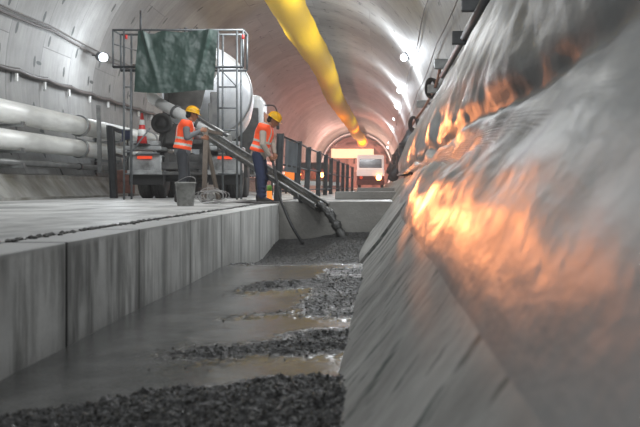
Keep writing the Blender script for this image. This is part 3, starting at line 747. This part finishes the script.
# wire tangle and bars
bm = nb(); c = gp(211, 12.6)
for k in range(9):
    a0 = random.random()*6; tl = random.uniform(-.9, .9); rr = random.uniform(.10, .19); cc = c+V(random.uniform(-.12, .12), random.uniform(-.1, .1), .0)
    pts = []
    for j in range(25):
        a = 2*PI*j/24+a0; x, z = rr*1.15*math.cos(a), rr*.8*math.sin(a)
        pts.append(cc+V(x, z*math.sin(tl), max(.01, .13+z*math.cos(tl))))
    tube(bm, pts, .0065, 6)
tag(obj('wire_coil', bm, M['wire']), 'tangle of pale wire loops on the deck between the workers', 'wire')
t = thing('steel_bars', 'a few thin steel bars lying on the deck beside the wire tangle', 'bars', tuple(gp(228, 13)))
for a, b in (((214, 12.8), (252, 13.0)), ((212, 12.5), (246, 13.5)), ((220, 12.2), (256, 12.9))):
    bm = nb(); tube(bm, [gp(*a)+V(0, 0, .03), gp(*b)+V(0, 0, .05)], .013, 8); obj('bar', bm, M['wire'], t)
# hose from the second worker into the trench
hose = smooth_path([P(270, 157, 13.3), P(273, 163, 13.2), P(276, 178, 12.9), P(280, 198, 12.4), P(284, 208, 12.05), P(292, 226, 11.85), P(303, 244, 11.8)], 7)
bm = nb(); tube(bm, hose, .024, 10); tag(obj('vibrator_hose', bm, M['black']), 'black vibrator hose hanging from the bent worker into the trench', 'hose')
bm = nb(); tube(bm, smooth_path([gp(292, 12.9)+V(0, 0, .02), gp(262, 12.7)+V(0, 0, .02), gp(245, 12.9)+V(0, 0, .02), gp(232, 13.6)+V(0, 0, .02)], 6), .017, 8); tag(obj('floor_cable', bm, M['cable']), 'dark cable lying on the deck behind the bent worker', 'cable')

# ------------------------------------------------------------------ fence
def hpost(bm, base, h, w=.11, lean=0.0):
    a = Vector(base); b = a+V(lean, 0, h)
    def slab(dx, sx, sy):
        vs = [[bm.verts.new(q+V(dx+i*sx/2, j*sy/2, 0)) for i, j in ((-1, -1), (1, -1), (1, 1), (-1, 1))] for q in (a, b)]
        for k in range(4): bm.faces.new((vs[0][k], vs[0][(k+1) % 4], vs[1][(k+1) % 4], vs[1][k]))
        bm.faces.new(vs[0][::-1]); bm.faces.new(vs[1])
    slab(0, w*.9, w*.2)
    for s in (-1, 1): slab(s*w*.45, w*.12, w)
fp = [(277.5, 199.5, 131.6), (296.5, 198.3, 140.5), (306.5, 197.3, 147), (318, 196.5, 151.5), (325, 195.8, 155), (330.5, 195, 158.5), (337.5, 194, 161), (342.5, 193.3, 163.2), (347, 192.8, 164.8), (352, 192.2, 167.5)]
t = thing('guard_fence', 'row of dark steel fence posts with rails along the trench side', 'fence', tuple(gp(277.5, 14.8)))
tops = []
for i, (px, yb, yt) in enumerate(fp):
    h = 1.32; Dp = F*h/(yb-yt)
    a = Vector(((px-VX)/F*Dp, Dp, GZ)); b = a+V((.06 if i < 3 else .03), 0, h)
    bm = nb(); hpost(bm, a, h, .13, .06 if i < 3 else .03); obj('post', bm, M['post'], t); tops.append((a, b))
for f, r in ((.97, .022), (.55, .02), (.15, .02)):
    bm = nb(); tube(bm, [a.lerp(b, f) for a, b in tops], r, 8); obj('rail', bm, M['post'], t)
a, b = tops[0]; a2, b2 = tops[1]
bm = nb(); grid(bm, lambda u, v: (a.lerp(a2, .25+.6*u)).lerp(b.lerp(b2, .25+.6*u), .95-.50*v)+V(.03*math.sin(u*14), .03*math.sin(u*14), 0), 24, 10)
tag(obj('cloth_banner', bm, M['cloth']), 'grey cloth hanging between the first two posts of the trench fence', 'cloth')
t = thing('left_fence_section', 'dark steel fence post with angled arms near the left wall', 'fence', tuple(gp(112.5, 18.8)))
a = gp(114, 18.6); bm = nb(); hpost(bm, a, 1.78, .15, -.09); obj('post', bm, M['post'], t)
bm = nb(); bar(bm, P(108, 127, 18.6), P(123, 132, 19.6), .09); obj('top_arm', bm, M['post'], t)
bm = nb(); bar(bm, P(113, 154, 18.7), P(128, 158, 19.9), .06); obj('mid_arm', bm, M['post'], t)
a = gp(131, 21.5); bm = nb(); hpost(bm, a, 1.78, .12, -.05); obj('post', bm, M['post'], t)
bm = nb(); q0 = P(121, 130, 18.9); grid(bm, lambda u, v: q0+V(.02+.2*u-.05*v*u, .25*u, .02-(.33-.12*u)*v+.02*math.sin(v*9)), 6, 8); tag(obj('blue_cloth', bm, M['blue']), 'small blue cloth hanging on the left fence arm', 'cloth')
bm = nb(); box(bm, P(126, 176, 21)+V(0, 0, 0), (.5, .3, .32), bev=.02); box(bm, P(126, 176, 21)+V(0, 0, -.32), (.42, .26, .34), bev=.02)
tag(obj('red_brown_box', bm, M['brick']), 'red brown box standing behind the left fence post', 'box')

# ------------------------------------------------------------------ distant vehicles, arch and panel
def lamp_disc(par, p, r, m):
    bm = nb(); lathe(bm, [(r, .0), (r, -.03), (r*.6, -.07), (.01, -.08)], p, (0, 1, 0), 16); obj('headlamp', bm, M[m], par)
D = 65; c = gp(370.5, D); t = thing('white_truck', 'white truck facing the camera with an orange lit headlamp', 'truck', tuple(c))
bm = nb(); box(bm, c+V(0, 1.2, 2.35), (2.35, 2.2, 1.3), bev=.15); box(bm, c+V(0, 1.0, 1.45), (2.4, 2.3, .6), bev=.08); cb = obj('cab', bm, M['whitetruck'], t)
bm = nb(); box(bm, c+V(0, .08, 2.25), (1.95, .04, .78), bev=.015); obj('windscreen', bm, M['glass'], cb)
bm = nb(); box(bm, c+V(0, -.2, 1.0), (2.3, .25, .34), bev=.03); bb = obj('grille', bm, M['redbody'], t)
bm = nb(); box(bm, c+V(0, -.28, .6), (2.4, .3, .42), bev=.04); obj('bumper', bm, M['rust'], t)
bm = nb(); box(bm, c+V(0, 5, 1.7), (2.4, 5.5, 1.8), bev=.05); obj('load_body', bm, M['rust'], t)
for s in (-1, 1):
    bm = nb(); lathe(bm, [(.25, -.14), (.46, -.14), (.48, 0), (.46, .14), (.25, .14)], c+V(s*1.0, 1.2, .48), (1, 0, 0), 20); obj('wheel', bm, M['tyre'], t)
    bm = nb(); bar(bm, c+V(s*1.18, 0, 2.7), c+V(s*1.42, -.05, 2.7), .04); box(bm, c+V(s*1.42, -.05, 2.45), (.12, .1, .45), bev=.02); obj('mirror', bm, M['black'], t)
lamp_disc(t, c+V(.72, -.36, 1.03), .24, 'obulb'); lamp_disc(t, c+V(-.8, -.36, 1.03), .14, 'redlamp')
D = 46; c = gp(312, D); t = thing('dark_red_vehicle', 'low dark red vehicle with orange lamps behind the fence posts', 'vehicle', tuple(c))
bm = nb(); box(bm, c+V(0, 1.6, .95), (2.1, 3.6, .8), bev=.12); box(bm, c+V(0, 1.9, 1.5), (1.9, 2.2, .55), bev=.15); cb = obj('body', bm, M['redbody'], t)
bm = nb(); box(bm, c+V(0, .79, 1.55), (1.6, .04, .36), bev=.01); obj('windscreen', bm, M['glass'], cb)
for s in (-1, 1):
    bm = nb(); lathe(bm, [(.2, -.12), (.34, -.12), (.36, 0), (.34, .12), (.2, .12)], c+V(s*.85, .7, .36), (1, 0, 0), 18); obj('wheel', bm, M['tyre'], t)
lamp_disc(t, c+V(.62, -.22, 1.0), .17, 'obulb'); lamp_disc(t, c+V(-.72, -.22, 1.0), .07, 'obulb')
bm = nb(); box(bm, c+V(0, -.25, .65), (2.0, .12, .14), bev=.03); obj('bumper', bm, M['truckd'], t)
p = gp(290.5, 30); t = thing('orange_cabinet', 'orange box cabinet behind the first fence gap', 'cabinet', tuple(p))
bm = nb(); box(bm, p+V(0, 0, .72), (.42, .4, .62), bev=.03); obj('cabinet_body', bm, M['orange'], t)
bm = nb(); box(bm, p+V(0, -.21, .74), (.34, .02, .5), bev=.008); obj('door', bm, M['orange'], t)
bm = nb()
for s in (-1, 1): box(bm, p+V(s*.17, 0, .21), (.05, .3, .42))
obj('stand', bm, M['dark'], t)
# low barrier boards behind the fence (bright pinkish strips)
for i, (x0, x1, D) in enumerate([(272, 300, 24), (300, 322, 30), (322, 340, 38)]):
    a = gp(x0, D); b = gp(x1, D+5); t = thing('barrier_board', ['pale red and white barrier board nearest behind the fence', 'pale barrier board in the middle behind the fence', 'pale barrier board farthest behind the fence'][i], 'barrier', tuple(a), group='barrier boards behind the fence')
    bm = nb(); bar(bm, a+V(0, 0, .42), b+V(0, 0, .42), .04, .2); obj('board', bm, M['white'], t)
    for k in range(3):
        bm = nb(); bar(bm, a.lerp(b, .14+.3*k)+V(0, -.03, .42), a.lerp(b, .26+.3*k)+V(0, -.03, .42), .03, .205); obj('red_stripe', bm, M['conered'], t)
    for q in (a, b):
        bm = nb(); bar(bm, q, q+V(0, 0, .5), .05); obj('leg', bm, M['dark'], t)
p = gp(269.5, 15.3); t = thing('marker_post', 'small orange marker with green top beside the bent worker', 'marker', tuple(p))
bm = nb(); lathe(bm, [(.09, 0), (.08, .03), (.055, .05), (.05, .2)], p, (0, 0, 1), 16); obj('marker_body', bm, M['orange'], t)
bm = nb(); lathe(bm, [(.052, .2), (.05, .29), (.02, .32)], p, (0, 0, 1), 16); obj('marker_cap', bm, M['lgreen'], t)
# arch formwork with lit panel
AY = 112.0
t = thing('steel_arch_gantry', 'grey steel arch gantry spanning the far end of the tunnel', 'gantry', (CX, AY, GZ))
bm = nb(); pts = [(CX+5.25*math.cos(a), AY, CZ+5.25*math.sin(a)) for a in [math.radians(-28+236*k/48) for k in range(49)]]
tube(bm, pts, .22, 10); pts = [(x, AY-.8, z) for x, y, z in pts]; tube(bm, pts, .16, 10); obj('arch_rib', bm, M['arch'], t)
bm = nb()
for k in range(0, 49, 4):
    a = math.radians(-28+236*k/48); a2 = math.radians(-28+236*min(48, k+4)/48)
    bar(bm, (CX+5.2*math.cos(a), AY-.4, CZ+5.2*math.sin(a)), (CX+4.2*math.cos(a2), AY-.4, CZ+4.2*math.sin(a2)), .12)
    bar(bm, (CX+4.2*math.cos(a), AY-.4, CZ+4.2*math.sin(a)), (CX+4.2*math.cos(a2), AY-.4, CZ+4.2*math.sin(a2)), .14)
for x in (-6, -4.5, -2.5, -1): bar(bm, (x, AY, GZ), (x, AY, CZ+3.6), .2)
for z in (2.2, 4.6, 5.8): bar(bm, (CX-4.2, AY-.2, z), (CX+4.2, AY-.2, z), .22)
obj('truss', bm, M['rust'], t)
bm = nb(); lathe(bm, [(4.9, 0), (4.9, .1)], (CX, AY+1.2, CZ), (0, 1, 0), 40); obj('rear_screen', bm, M['rust'], t)
q = P(352.5, 153.5, 92); t = thing('lit_banner_panel', 'long glowing cream panel on a frame across the far tunnel', 'panel', (q.x, 92, GZ))
bm = nb(); box(bm, q, (5.2, .15, 1.15), bev=.03); obj('panel', bm, M['cream'], t)
for s in (-1, 1):
    bm = nb(); bar(bm, (q.x+s*2.5, 92.2, GZ), (q.x+s*2.5, 92.2, q.z+.5), .16); obj('support_post', bm, M['rust'], t)

# ------------------------------------------------------------------ people
def ell(c, r, rot=None, n=10):
    pts = []
    for i in range(1, n):
        th = PI*i/n
        for j in range(n*2):
            ph = 2*PI*j/(n*2); v = Vector((r[0]*math.sin(th)*math.cos(ph), r[1]*math.sin(th)*math.sin(ph), r[2]*math.cos(th)))
            pts.append(v)
    pts += [Vector((0, 0, r[2])), Vector((0, 0, -r[2]))]
    return [Vector(c)+(rot @ v if rot else v) for v in pts]
def hull(bm, *sets):
    vs = [bm.verts.new(p) for s in sets for p in s]
    g = bmesh.ops.convex_hull(bm, input=vs)
    junk = [v for v in g['geom_interior'] if isinstance(v, bmesh.types.BMVert)] + [v for v in g['geom_unused'] if isinstance(v, bmesh.types.BMVert)]
    bmesh.ops.delete(bm, geom=list(set(junk)), context='VERTS')
def cap(bm, a, ra, b, rb, n=7): hull(bm, ell(a, (ra,)*3, n=n), ell(b, (rb,)*3, n=n))
def remesh(bm, voxel, iters=2):
    me = bpy.data.meshes.new('tmp'); bm.to_mesh(me); bm.free(); o = bpy.data.objects.new('tmp', me); C.objects.link(o)
    r = o.modifiers.new('r', 'REMESH'); r.mode = 'VOXEL'; r.voxel_size = voxel; r.use_smooth_shade = True
    s = o.modifiers.new('s', 'SMOOTH'); s.iterations = iters; s.factor = .5
    dg = bpy.context.evaluated_depsgraph_get(); me2 = bpy.data.meshes.new_from_object(o.evaluated_get(dg))
    b2 = nb(); b2.from_mesh(me2); bpy.data.objects.remove(o); 
    for f in b2.faces: f.smooth = True
    return b2
def hand(bm, w, d, nrm, side, curl=.9, sc_=1.0):
    """w wrist, d pointing direction, nrm = palm side; side = direction from the little finger to the thumb"""
    d = Vector(d).normalized(); nrm = Vector(nrm); nrm = (nrm-d*nrm.dot(d)).normalized(); side = Vector(side); side = (side-d*side.dot(d)-nrm*side.dot(nrm)).normalized()
    k0 = w+d*.085*sc_
    hull(bm, ell(w+d*.015, (.024,)*3, n=6), ell(k0+side*.028, (.015,)*3, n=6), ell(k0-side*.028, (.014,)*3, n=6))
    for i, (o_, ln) in enumerate(((.033, .07), (.011, .078), (-.011, .072), (-.032, .056))):
        p = k0+side*o_; dd = d; ax = d.cross(nrm)
        for j, fr in enumerate((.45, .32, .23)):
            ang = curl*(.55+.25*j)
            dd = (dd*math.cos(ang)+nrm*math.sin(ang)*1.0); nrm2 = nrm
            dd.normalize(); q = p+dd*ln*fr*sc_; cap(bm, p, .0092-.0008*j, q, .0085-.0008*j, n=5); p = q
    p = w+d*.03+side*.025; q = p+(side*.7+d*.7+nrm*.3).normalized()*.04; r_ = q+(d*.8+nrm*.6).normalized()*.032
    cap(bm, p, .014, q, .0115, n=5); cap(bm, q, .0105, r_, .009, n=5)
def person(name, label, loc, rotz, J, shirt, trousers, short_sleeve=False):
    """J: joints in the person's frame, +x is forwards, +y is the left side"""
    t = thing(name, label, 'person', tuple(loc), rotz)
    g = {k: Vector(v) for k, v in J.items() if k != 'curl'}
    ch, pe, nk, hd = g['chest'], g['pelvis'], g['neck'], g['head']
    hr = Matrix.Rotation(pitch, 3, 'Y')
    lean = (ch-pe).normalized(); tq = Matrix.Rotation(math.atan2(lean.x, lean.z), 3, 'Y')
    sh = {s: ch+tq @ Vector((0, s*.185, .10)) for s in (-1, 1)}; hp = {s: pe+Vector((0, s*.09, -.02)) for s in (-1, 1)}
    bm = nb()
    def torso(bm, e=0.0, low=0.0):
        e += .018
        hull(bm, ell(pe+V(0, 0, low), (.115+e, .155+e, .10), tq), ell(pe+lean*.17, (.105+e, .14+e, .10), tq))
        hull(bm, ell(pe+lean*.17, (.105+e, .14+e, .10), tq), ell(ch, (.12+e, .165+e, .13), tq))
        hull(bm, ell(ch, (.12+e, .165+e, .13), tq), ell(sh[1]-V(0, .02, .0), (.062+e,)*3), ell(sh[-1]+V(0, .02, 0), (.062+e,)*3))
    torso(bm)
    hull(bm, ell(nk-lean*.03, (.062, .07, .05), tq), ell(sh[1]-V(0, .1, 0), (.05,)*3), ell(sh[-1]+V(0, .1, 0), (.05,)*3))
    cap(bm, nk-lean*.04, .062, hd-hr @ V(.01, 0, .07), .056)
    # head: skull, jaw, nose, ears, brow
    hull(bm, ell(hd+hr @ V(-.012, 0, .03), (.098, .076, .092), hr), ell(hd+hr @ V(.03, 0, -.02), (.062, .06, .07), hr), n_ := ell(hd+hr @ V(.055, 0, -.085), (.03, .035, .025), hr))
    hull(bm, ell(hd+hr @ V(.088, 0, .015), (.012, .009, .012), hr, 5), ell(hd+hr @ V(.112, 0, -.022), (.013, .016, .011), hr, 5))
    hull(bm, ell(hd+hr @ V(.082, 0, -.052), (.014, .024, .008), hr, 5), ell(hd+hr @ V(.078, 0, -.066), (.012, .02, .008), hr, 5))
    for s in (-1, 1):
        hull(bm, ell(hd+hr @ V(-.005, s*.078, .005), (.016, .008, .026), hr, 6), ell(hd+hr @ V(-.01, s*.086, .015), (.014, .006, .018), hr, 6))
        hull(bm, ell(hd+hr @ V(.082, s*.012, .03), (.01, .008, .008), hr, 5), ell(hd+hr @ V(.07, s*.045, .03), (.012, .012, .008), hr, 5))
        el, wr = g['elbow_%d' % s], g['wrist_%d' % s]
        cap(bm, sh[s], .054, el, .040); cap(bm, el, .040, wr, .026)
        hand(bm, wr, J['hdir_%d' % s], J['hnrm_%d' % s], J['hside_%d' % s], J.get('curl', .9))
        kn, an = g['knee_%d' % s], g['ankle_%d' % s]
        cap(bm, hp[s], .088, kn, .058); cap(bm, kn, .056, an, .040)
        cap(bm, an+V(-.02, 0, -.03), .04, an+V(.15, s*.01, -.045), .032)
    b = obj('body', remesh(bm, .0075, 2), M['skin'], t, local=True)
    # eyes and hair
    bm = nb()
    for s in (-1, 1):
        for p_ in ell(hd+hr @ V(.083, s*.03, .012), (.008, .011, .006), hr, 5): pass
        hull(bm, ell(hd+hr @ V(.083, s*.03, .012), (.010, .012, .006), hr, 5))
    obj('eye', bm, M['hair'], b, local=True)
    bm = nb(); hull(bm, ell(hd+hr @ V(-.024, 0, .035), (.098, .082, .088), hr)); hull(bm, ell(hd+hr @ V(-.055, 0, -.03), (.06, .066, .05), hr)); obj('hair', remesh(bm, .008, 2), M['hair'], b, local=True)
    # shirt
    bm = nb(); torso(bm, .014, -.02)
    for s in (-1, 1):
        el, wr = g['elbow_%d' % s], g['wrist_%d' % s]
        cap(bm, sh[s], .070, el, .056)
        if not short_sleeve: cap(bm, el, .056, wr.lerp(el, .12), .042)
    hull(bm, ell(nk-lean*.05, (.07, .075, .04), tq), ell(ch+lean*.08, (.09, .13, .05), tq))
    obj('shirt', remesh(bm, .009, 3), shirt, t, local=True)
    # trousers
    bm = nb(); hull(bm, ell(pe+V(0, 0, -.03), (.125, .165, .10)), ell(pe+lean*.08, (.118, .155, .06), tq))
    for s in (-1, 1):
        kn, an = g['knee_%d' % s], g['ankle_%d' % s]
        cap(bm, hp[s], .106, kn, .078); cap(bm, kn, .078, an+V(-.005, 0, .03), .064)
        hull(bm, ell(kn+V(.01, 0, -.05), (.08, .078, .03), n=6), ell(kn+V(0, 0, .04), (.078, .074, .03), n=6))
        for k in range(3): hull(bm, ell(an+V(-.0, 0, .05+.07*k), (.072, .068, .022), n=6))
    obj('trousers', remesh(bm, .009, 2), trousers, t, local=True)
    # boots
    for s in (-1, 1):
        an = g['ankle_%d' % s]; bm = nb()
        hull(bm, ell(an+V(-.03, 0, .03), (.055, .05, .06), n=7), ell(an+V(-.035, 0, -.045), (.05, .045, .03), n=7))
        hull(bm, ell(an+V(-.035, 0, -.05), (.05, .045, .028), n=7), ell(an+V(.15, s*.012, -.052), (.06, .05, .028), n=7), ell(an+V(.02, 0, .0), (.05, .045, .03), n=7))
        obj('boot', remesh(bm, .008, 2), M['boot'], t, local=True)
    # vest with reflective bands
    bm = nb(); torso(bm, .030, .06)
    for s in (-1, 1): hull(bm, ell(sh[s]-V(0, s*.03, -.01), (.078, .055, .072)), ell(ch, (.14, .17, .10), tq))
    vb = remesh(bm, .009, 2)
    # cut the hem and neckline clean
    bmesh.ops.bisect_plane(vb, geom=vb.verts[:]+vb.edges[:]+vb.faces[:], plane_co=pe+lean*.03, plane_no=lean, clear_inner=True)
    bmesh.ops.bisect_plane(vb, geom=vb.verts[:]+vb.edges[:]+vb.faces[:], plane_co=ch+lean*.165, plane_no=lean, clear_outer=True)
    bmesh.ops.bisect_plane(vb, geom=vb.verts[:]+vb.edges[:]+vb.faces[:], plane_co=pe+lean*.10, plane_no=lean)
    inv = tq.inverted()
    for f in vb.faces:
        q = inv @ (f.calc_center_median()-pe)
        if .09 < q.z < .135 or .20 < q.z < .24: f.material_index = 1
        elif q.z > .24 and .075 < abs(q.y) < .115: f.material_index = 1
    obj('safety_vest', vb, [M['vest'], M['reflect']], t, local=True)
    # helmet: dome, brim, ridge
    bm = nb(); up = hr @ V(0, 0, 1); fw = hr @ V(1, 0, 0)
    rings = []
    def hp_(a, ph, k=1.0): return hd+hr @ V(-.008+(.128*math.cos(ph)*math.cos(a))*k, .108*math.sin(ph)*math.cos(a)*k, .045+.115*math.sin(a))
    grid(bm, lambda u, v: hp_(v*PI/2*.98, u*2*PI), 32, 10)
    grid(bm, lambda u, v: hd+hr @ V(-.008+(.128+(.012+.04*max(0, math.cos(u*2*PI))**2)*v)*math.cos(u*2*PI), (.108+.012*v)*math.sin(u*2*PI), .045-.008*v), 32, 2)
    for s in (-.03, 0, .03):
        tube(bm, [hd+hr @ V(-.008+.126*math.cos(a), s, .047+.119*math.sin(a)*(1-abs(s)*.8)) for a in [PI*(.1+.8*k/12) for k in range(13)]], .006, 6)
    bmesh.ops.solidify(bm, geom=list(bm.faces), thickness=-.004)
    obj('hard_hat', bm, M['helmet'], t, local=True)
    return t
# left worker: upright, turned to the right, one hand on the prop under the chute
pitch = math.radians(14)
w1 = Vector(((184-VX)/F*13.5, 13.5, GZ))
J1 = dict(pelvis=(-.03, 0, .93), chest=(.03, 0, 1.31), neck=(.085, 0, 1.46), head=(.145, 0, 1.58))
J1.update({'knee_1': (.03, .10, .50), 'ankle_1': (-.04, .11, .085), 'knee_-1': (-.01, -.10, .50), 'ankle_-1': (-.08, -.12, .085),
  'elbow_-1': (.06, -.23, 1.16), 'wrist_-1': (.29, -.14, 1.285), 'elbow_1': (.12, .20, 1.20), 'wrist_1': (.32, .03, 1.17),
  'hdir_-1': (.9, .3, .25), 'hnrm_-1': (-.1, 1, 0), 'hside_-1': (0, 0, 1), 'hdir_1': (.9, -.2, .0), 'hnrm_1': (0, -1, 0), 'hside_1': (0, 0, 1), 'curl': .85})
person('worker', 'worker in yellow hard hat, orange vest and grey sleeves behind the bucket', w1, math.radians(12), J1, M['shirt'], M['jeans'])
# right worker: bent forwards over the hose at the edge of the trench
pitch = math.radians(34)
w2 = Vector(((260.5-VX)/F*13.35, 13.35, GZ))
J2 = dict(pelvis=(-.03, 0, .88), chest=(.07, 0, 1.235), neck=(.145, 0, 1.37), head=(.235, 0, 1.46))
J2.update({'knee_1': (.04, .09, .46), 'ankle_1': (-.03, .10, .085), 'knee_-1': (.03, -.10, .46), 'ankle_-1': (.07, -.12, .085),
  'elbow_-1': (.10, -.22, 1.03), 'wrist_-1': (.20, -.13, .83), 'elbow_1': (.18, .17, 1.05), 'wrist_1': (.24, .05, .88),
  'hdir_-1': (.35, .35, -.8), 'hnrm_-1': (.3, 1, 0), 'hside_-1': (1, 0, 0), 'hdir_1': (.2, -.3, -.8), 'hnrm_1': (0, -1, 0), 'hside_1': (1, 0, 0), 'curl': .95})
person('worker', 'worker in yellow hard hat and navy trousers bending over the black hose', w2, math.radians(-6), J2, M['shirt2'], M['navy'])

# ------------------------------------------------------------------ light
w = bpy.data.worlds.new('World'); sc.world = w; w.use_nodes = True
w.node_tree.nodes['Background'].inputs[0].default_value = (.80, .88, 1, 1); w.node_tree.nodes['Background'].inputs[1].default_value = .45
vs_ = w.node_tree.nodes.new('ShaderNodeVolumeScatter'); vs_.inputs['Density'].default_value = .0032; vs_.inputs['Anisotropy'].default_value = .35; vs_.inputs['Color'].default_value = (1, .97, .95, 1)
w.node_tree.links.new(vs_.outputs[0], w.node_tree.nodes['World Output'].inputs['Volume'])
# added unseen fill lights over the near part of the site and along the tunnel
add_light('AREA', (-4.5, 9.0, 6.6), 170, (.96, .98, 1), (2.0, 1.0), rot=(.25, .35, -1), name='fill_light')
add_light('AREA', (-3.4, -1.5, 4.6), 85, (.94, .97, 1), (3.0, 1.5), rot=(-.1, .8, -.65), name='fill_light')
add_light('AREA', (.2, 10.5, 4.6), 130, (.95, .98, 1), (1.5, 1.0), rot=(-.55, .3, -.8), name='fill_light')
add_light('AREA', (-5.5, 30, 6.6), 130, (.95, .98, 1), (1.5, 1.5), rot=(.6, .2, -.9), name='fill_light')
add_light('AREA', (.0, 24, 6.2), 320, (.95, .98, 1), (1.5, 1.5), rot=(-.9, -.5, -.4), name='fill_light')
add_light('AREA', (.1, 9.6, 1.7), 26, (.95, .98, 1), (3.0, .4), rot=(-1, .15, -.75), name='fill_light')
add_light('AREA', (-.1, 5.0, 1.7), 12, (.95, .98, 1), (3.0, .4), rot=(-1, .25, -.8), name='fill_light')
# unseen red-pink lights added to tint the lining towards the face
for (x, y, z, e, col) in [(-5.5, 58, 1.2, 130, (1, .3, .22)), (-6.5, 75, 1.6, 450, (1, .4, .32)), (-1.5, 84, 5.0, 420, (1, .38, .3)), (-4.6, 44.5, .7, 60, (1, .45, .2)), (-4.6, 26, 1.0, 25, (1, .5, .35)), (-3.4, 36, .9, 40, (1, .5, .35)), (-5.5, 98, 5.2, 900, (1, .5, .42)), (-2, 106, 3.0, 2500, (1, .62, .5)), (-4.5, 66, 3.0, 420, (1, .38, .3)), (-3.0, 44, .9, 60, (1, .4, .2))]:
    add_light('POINT', (x, y, z), e, col, .3, name='far_light')
# added unseen spots, beams broken by noise, imitate orange reflections on the sheet
def reflection_spot(loc, target, power, ang, scale, size=.05):
    o = add_light('SPOT', loc, power, (1, .31, .09), size, rot=Vector(target)-Vector(loc), spot=math.radians(ang), name='orange_reflection_spot', blend=.6)
    ld = o.data; ld.use_nodes = True; nt = ld.node_tree; em = nt.nodes['Emission']
    tc = nt.nodes.new('ShaderNodeTexCoord'); n = nt.nodes.new('ShaderNodeTexNoise'); n.inputs['Scale'].default_value = scale; n.inputs['Detail'].default_value = 5
    nt.links.new(tc.outputs['Normal'], n.inputs['Vector']); r = nt.nodes.new('ShaderNodeMapRange'); r.inputs['From Min'].default_value = .42; r.inputs['From Max'].default_value = .66
    r.inputs['To Min'].default_value = 0; r.inputs['To Max'].default_value = 1.6; nt.links.new(n.outputs['Fac'], r.inputs['Value']); nt.links.new(r.outputs['Result'], em.inputs['Strength'])
reflection_spot((-.75, 15, .60), (.34, 5.1, -.10), 2500, 5.3, 64)
reflection_spot((-.75, 15, .60), (.31, 4.3, -.15), 1000, 3.2, 80)
reflection_spot((-.4, 22, 2.0), (.79, 10.3, .95), 2600, 5.0, 70)
reflection_spot((-.9, 30, 1.6), (.85, 16, .95), 3000, 9.0, 30)
add_light('AREA', (-3.0, 12.2, 4.6), 130, (.95, .98, 1), (1.5, .8), rot=(-.35, 1, -.38), name='fill_light')  # further added fill lights for workers, truck drum and foreground
add_light('AREA', (-1.6, 16.2, 4.4), 200, (.95, .98, 1), (1, .8), rot=(-1, .75, -.4), name='fill_light')
add_light('AREA', (-1.5, -2.5, 1.8), 80, (.95, .98, 1), (3.0, 2.0), rot=(-.15, 1, -.25), name='fill_light')
# ------------------------------------------------------------------ camera
cd = bpy.data.cameras.new('Camera'); cam = bpy.data.objects.new('Camera', cd); C.objects.link(cam); sc.camera = cam
cam.location = (0, 0, 0); cam.rotation_euler = (PI/2, 0, 0)
cd.sensor_width = 36; cd.sensor_fit = 'HORIZONTAL'; cd.lens = F/640*36
cd.shift_x = (320-VX)/640; cd.shift_y = -(213.5-VY)/640
cd.clip_end = 400; cd.clip_start = .05
cd.dof.use_dof = True; cd.dof.focus_distance = 13.5; cd.dof.aperture_fstop = 3.2
sc.view_settings.view_transform = 'Standard'; sc.view_settings.look = 'None'; sc.view_settings.exposure = .22
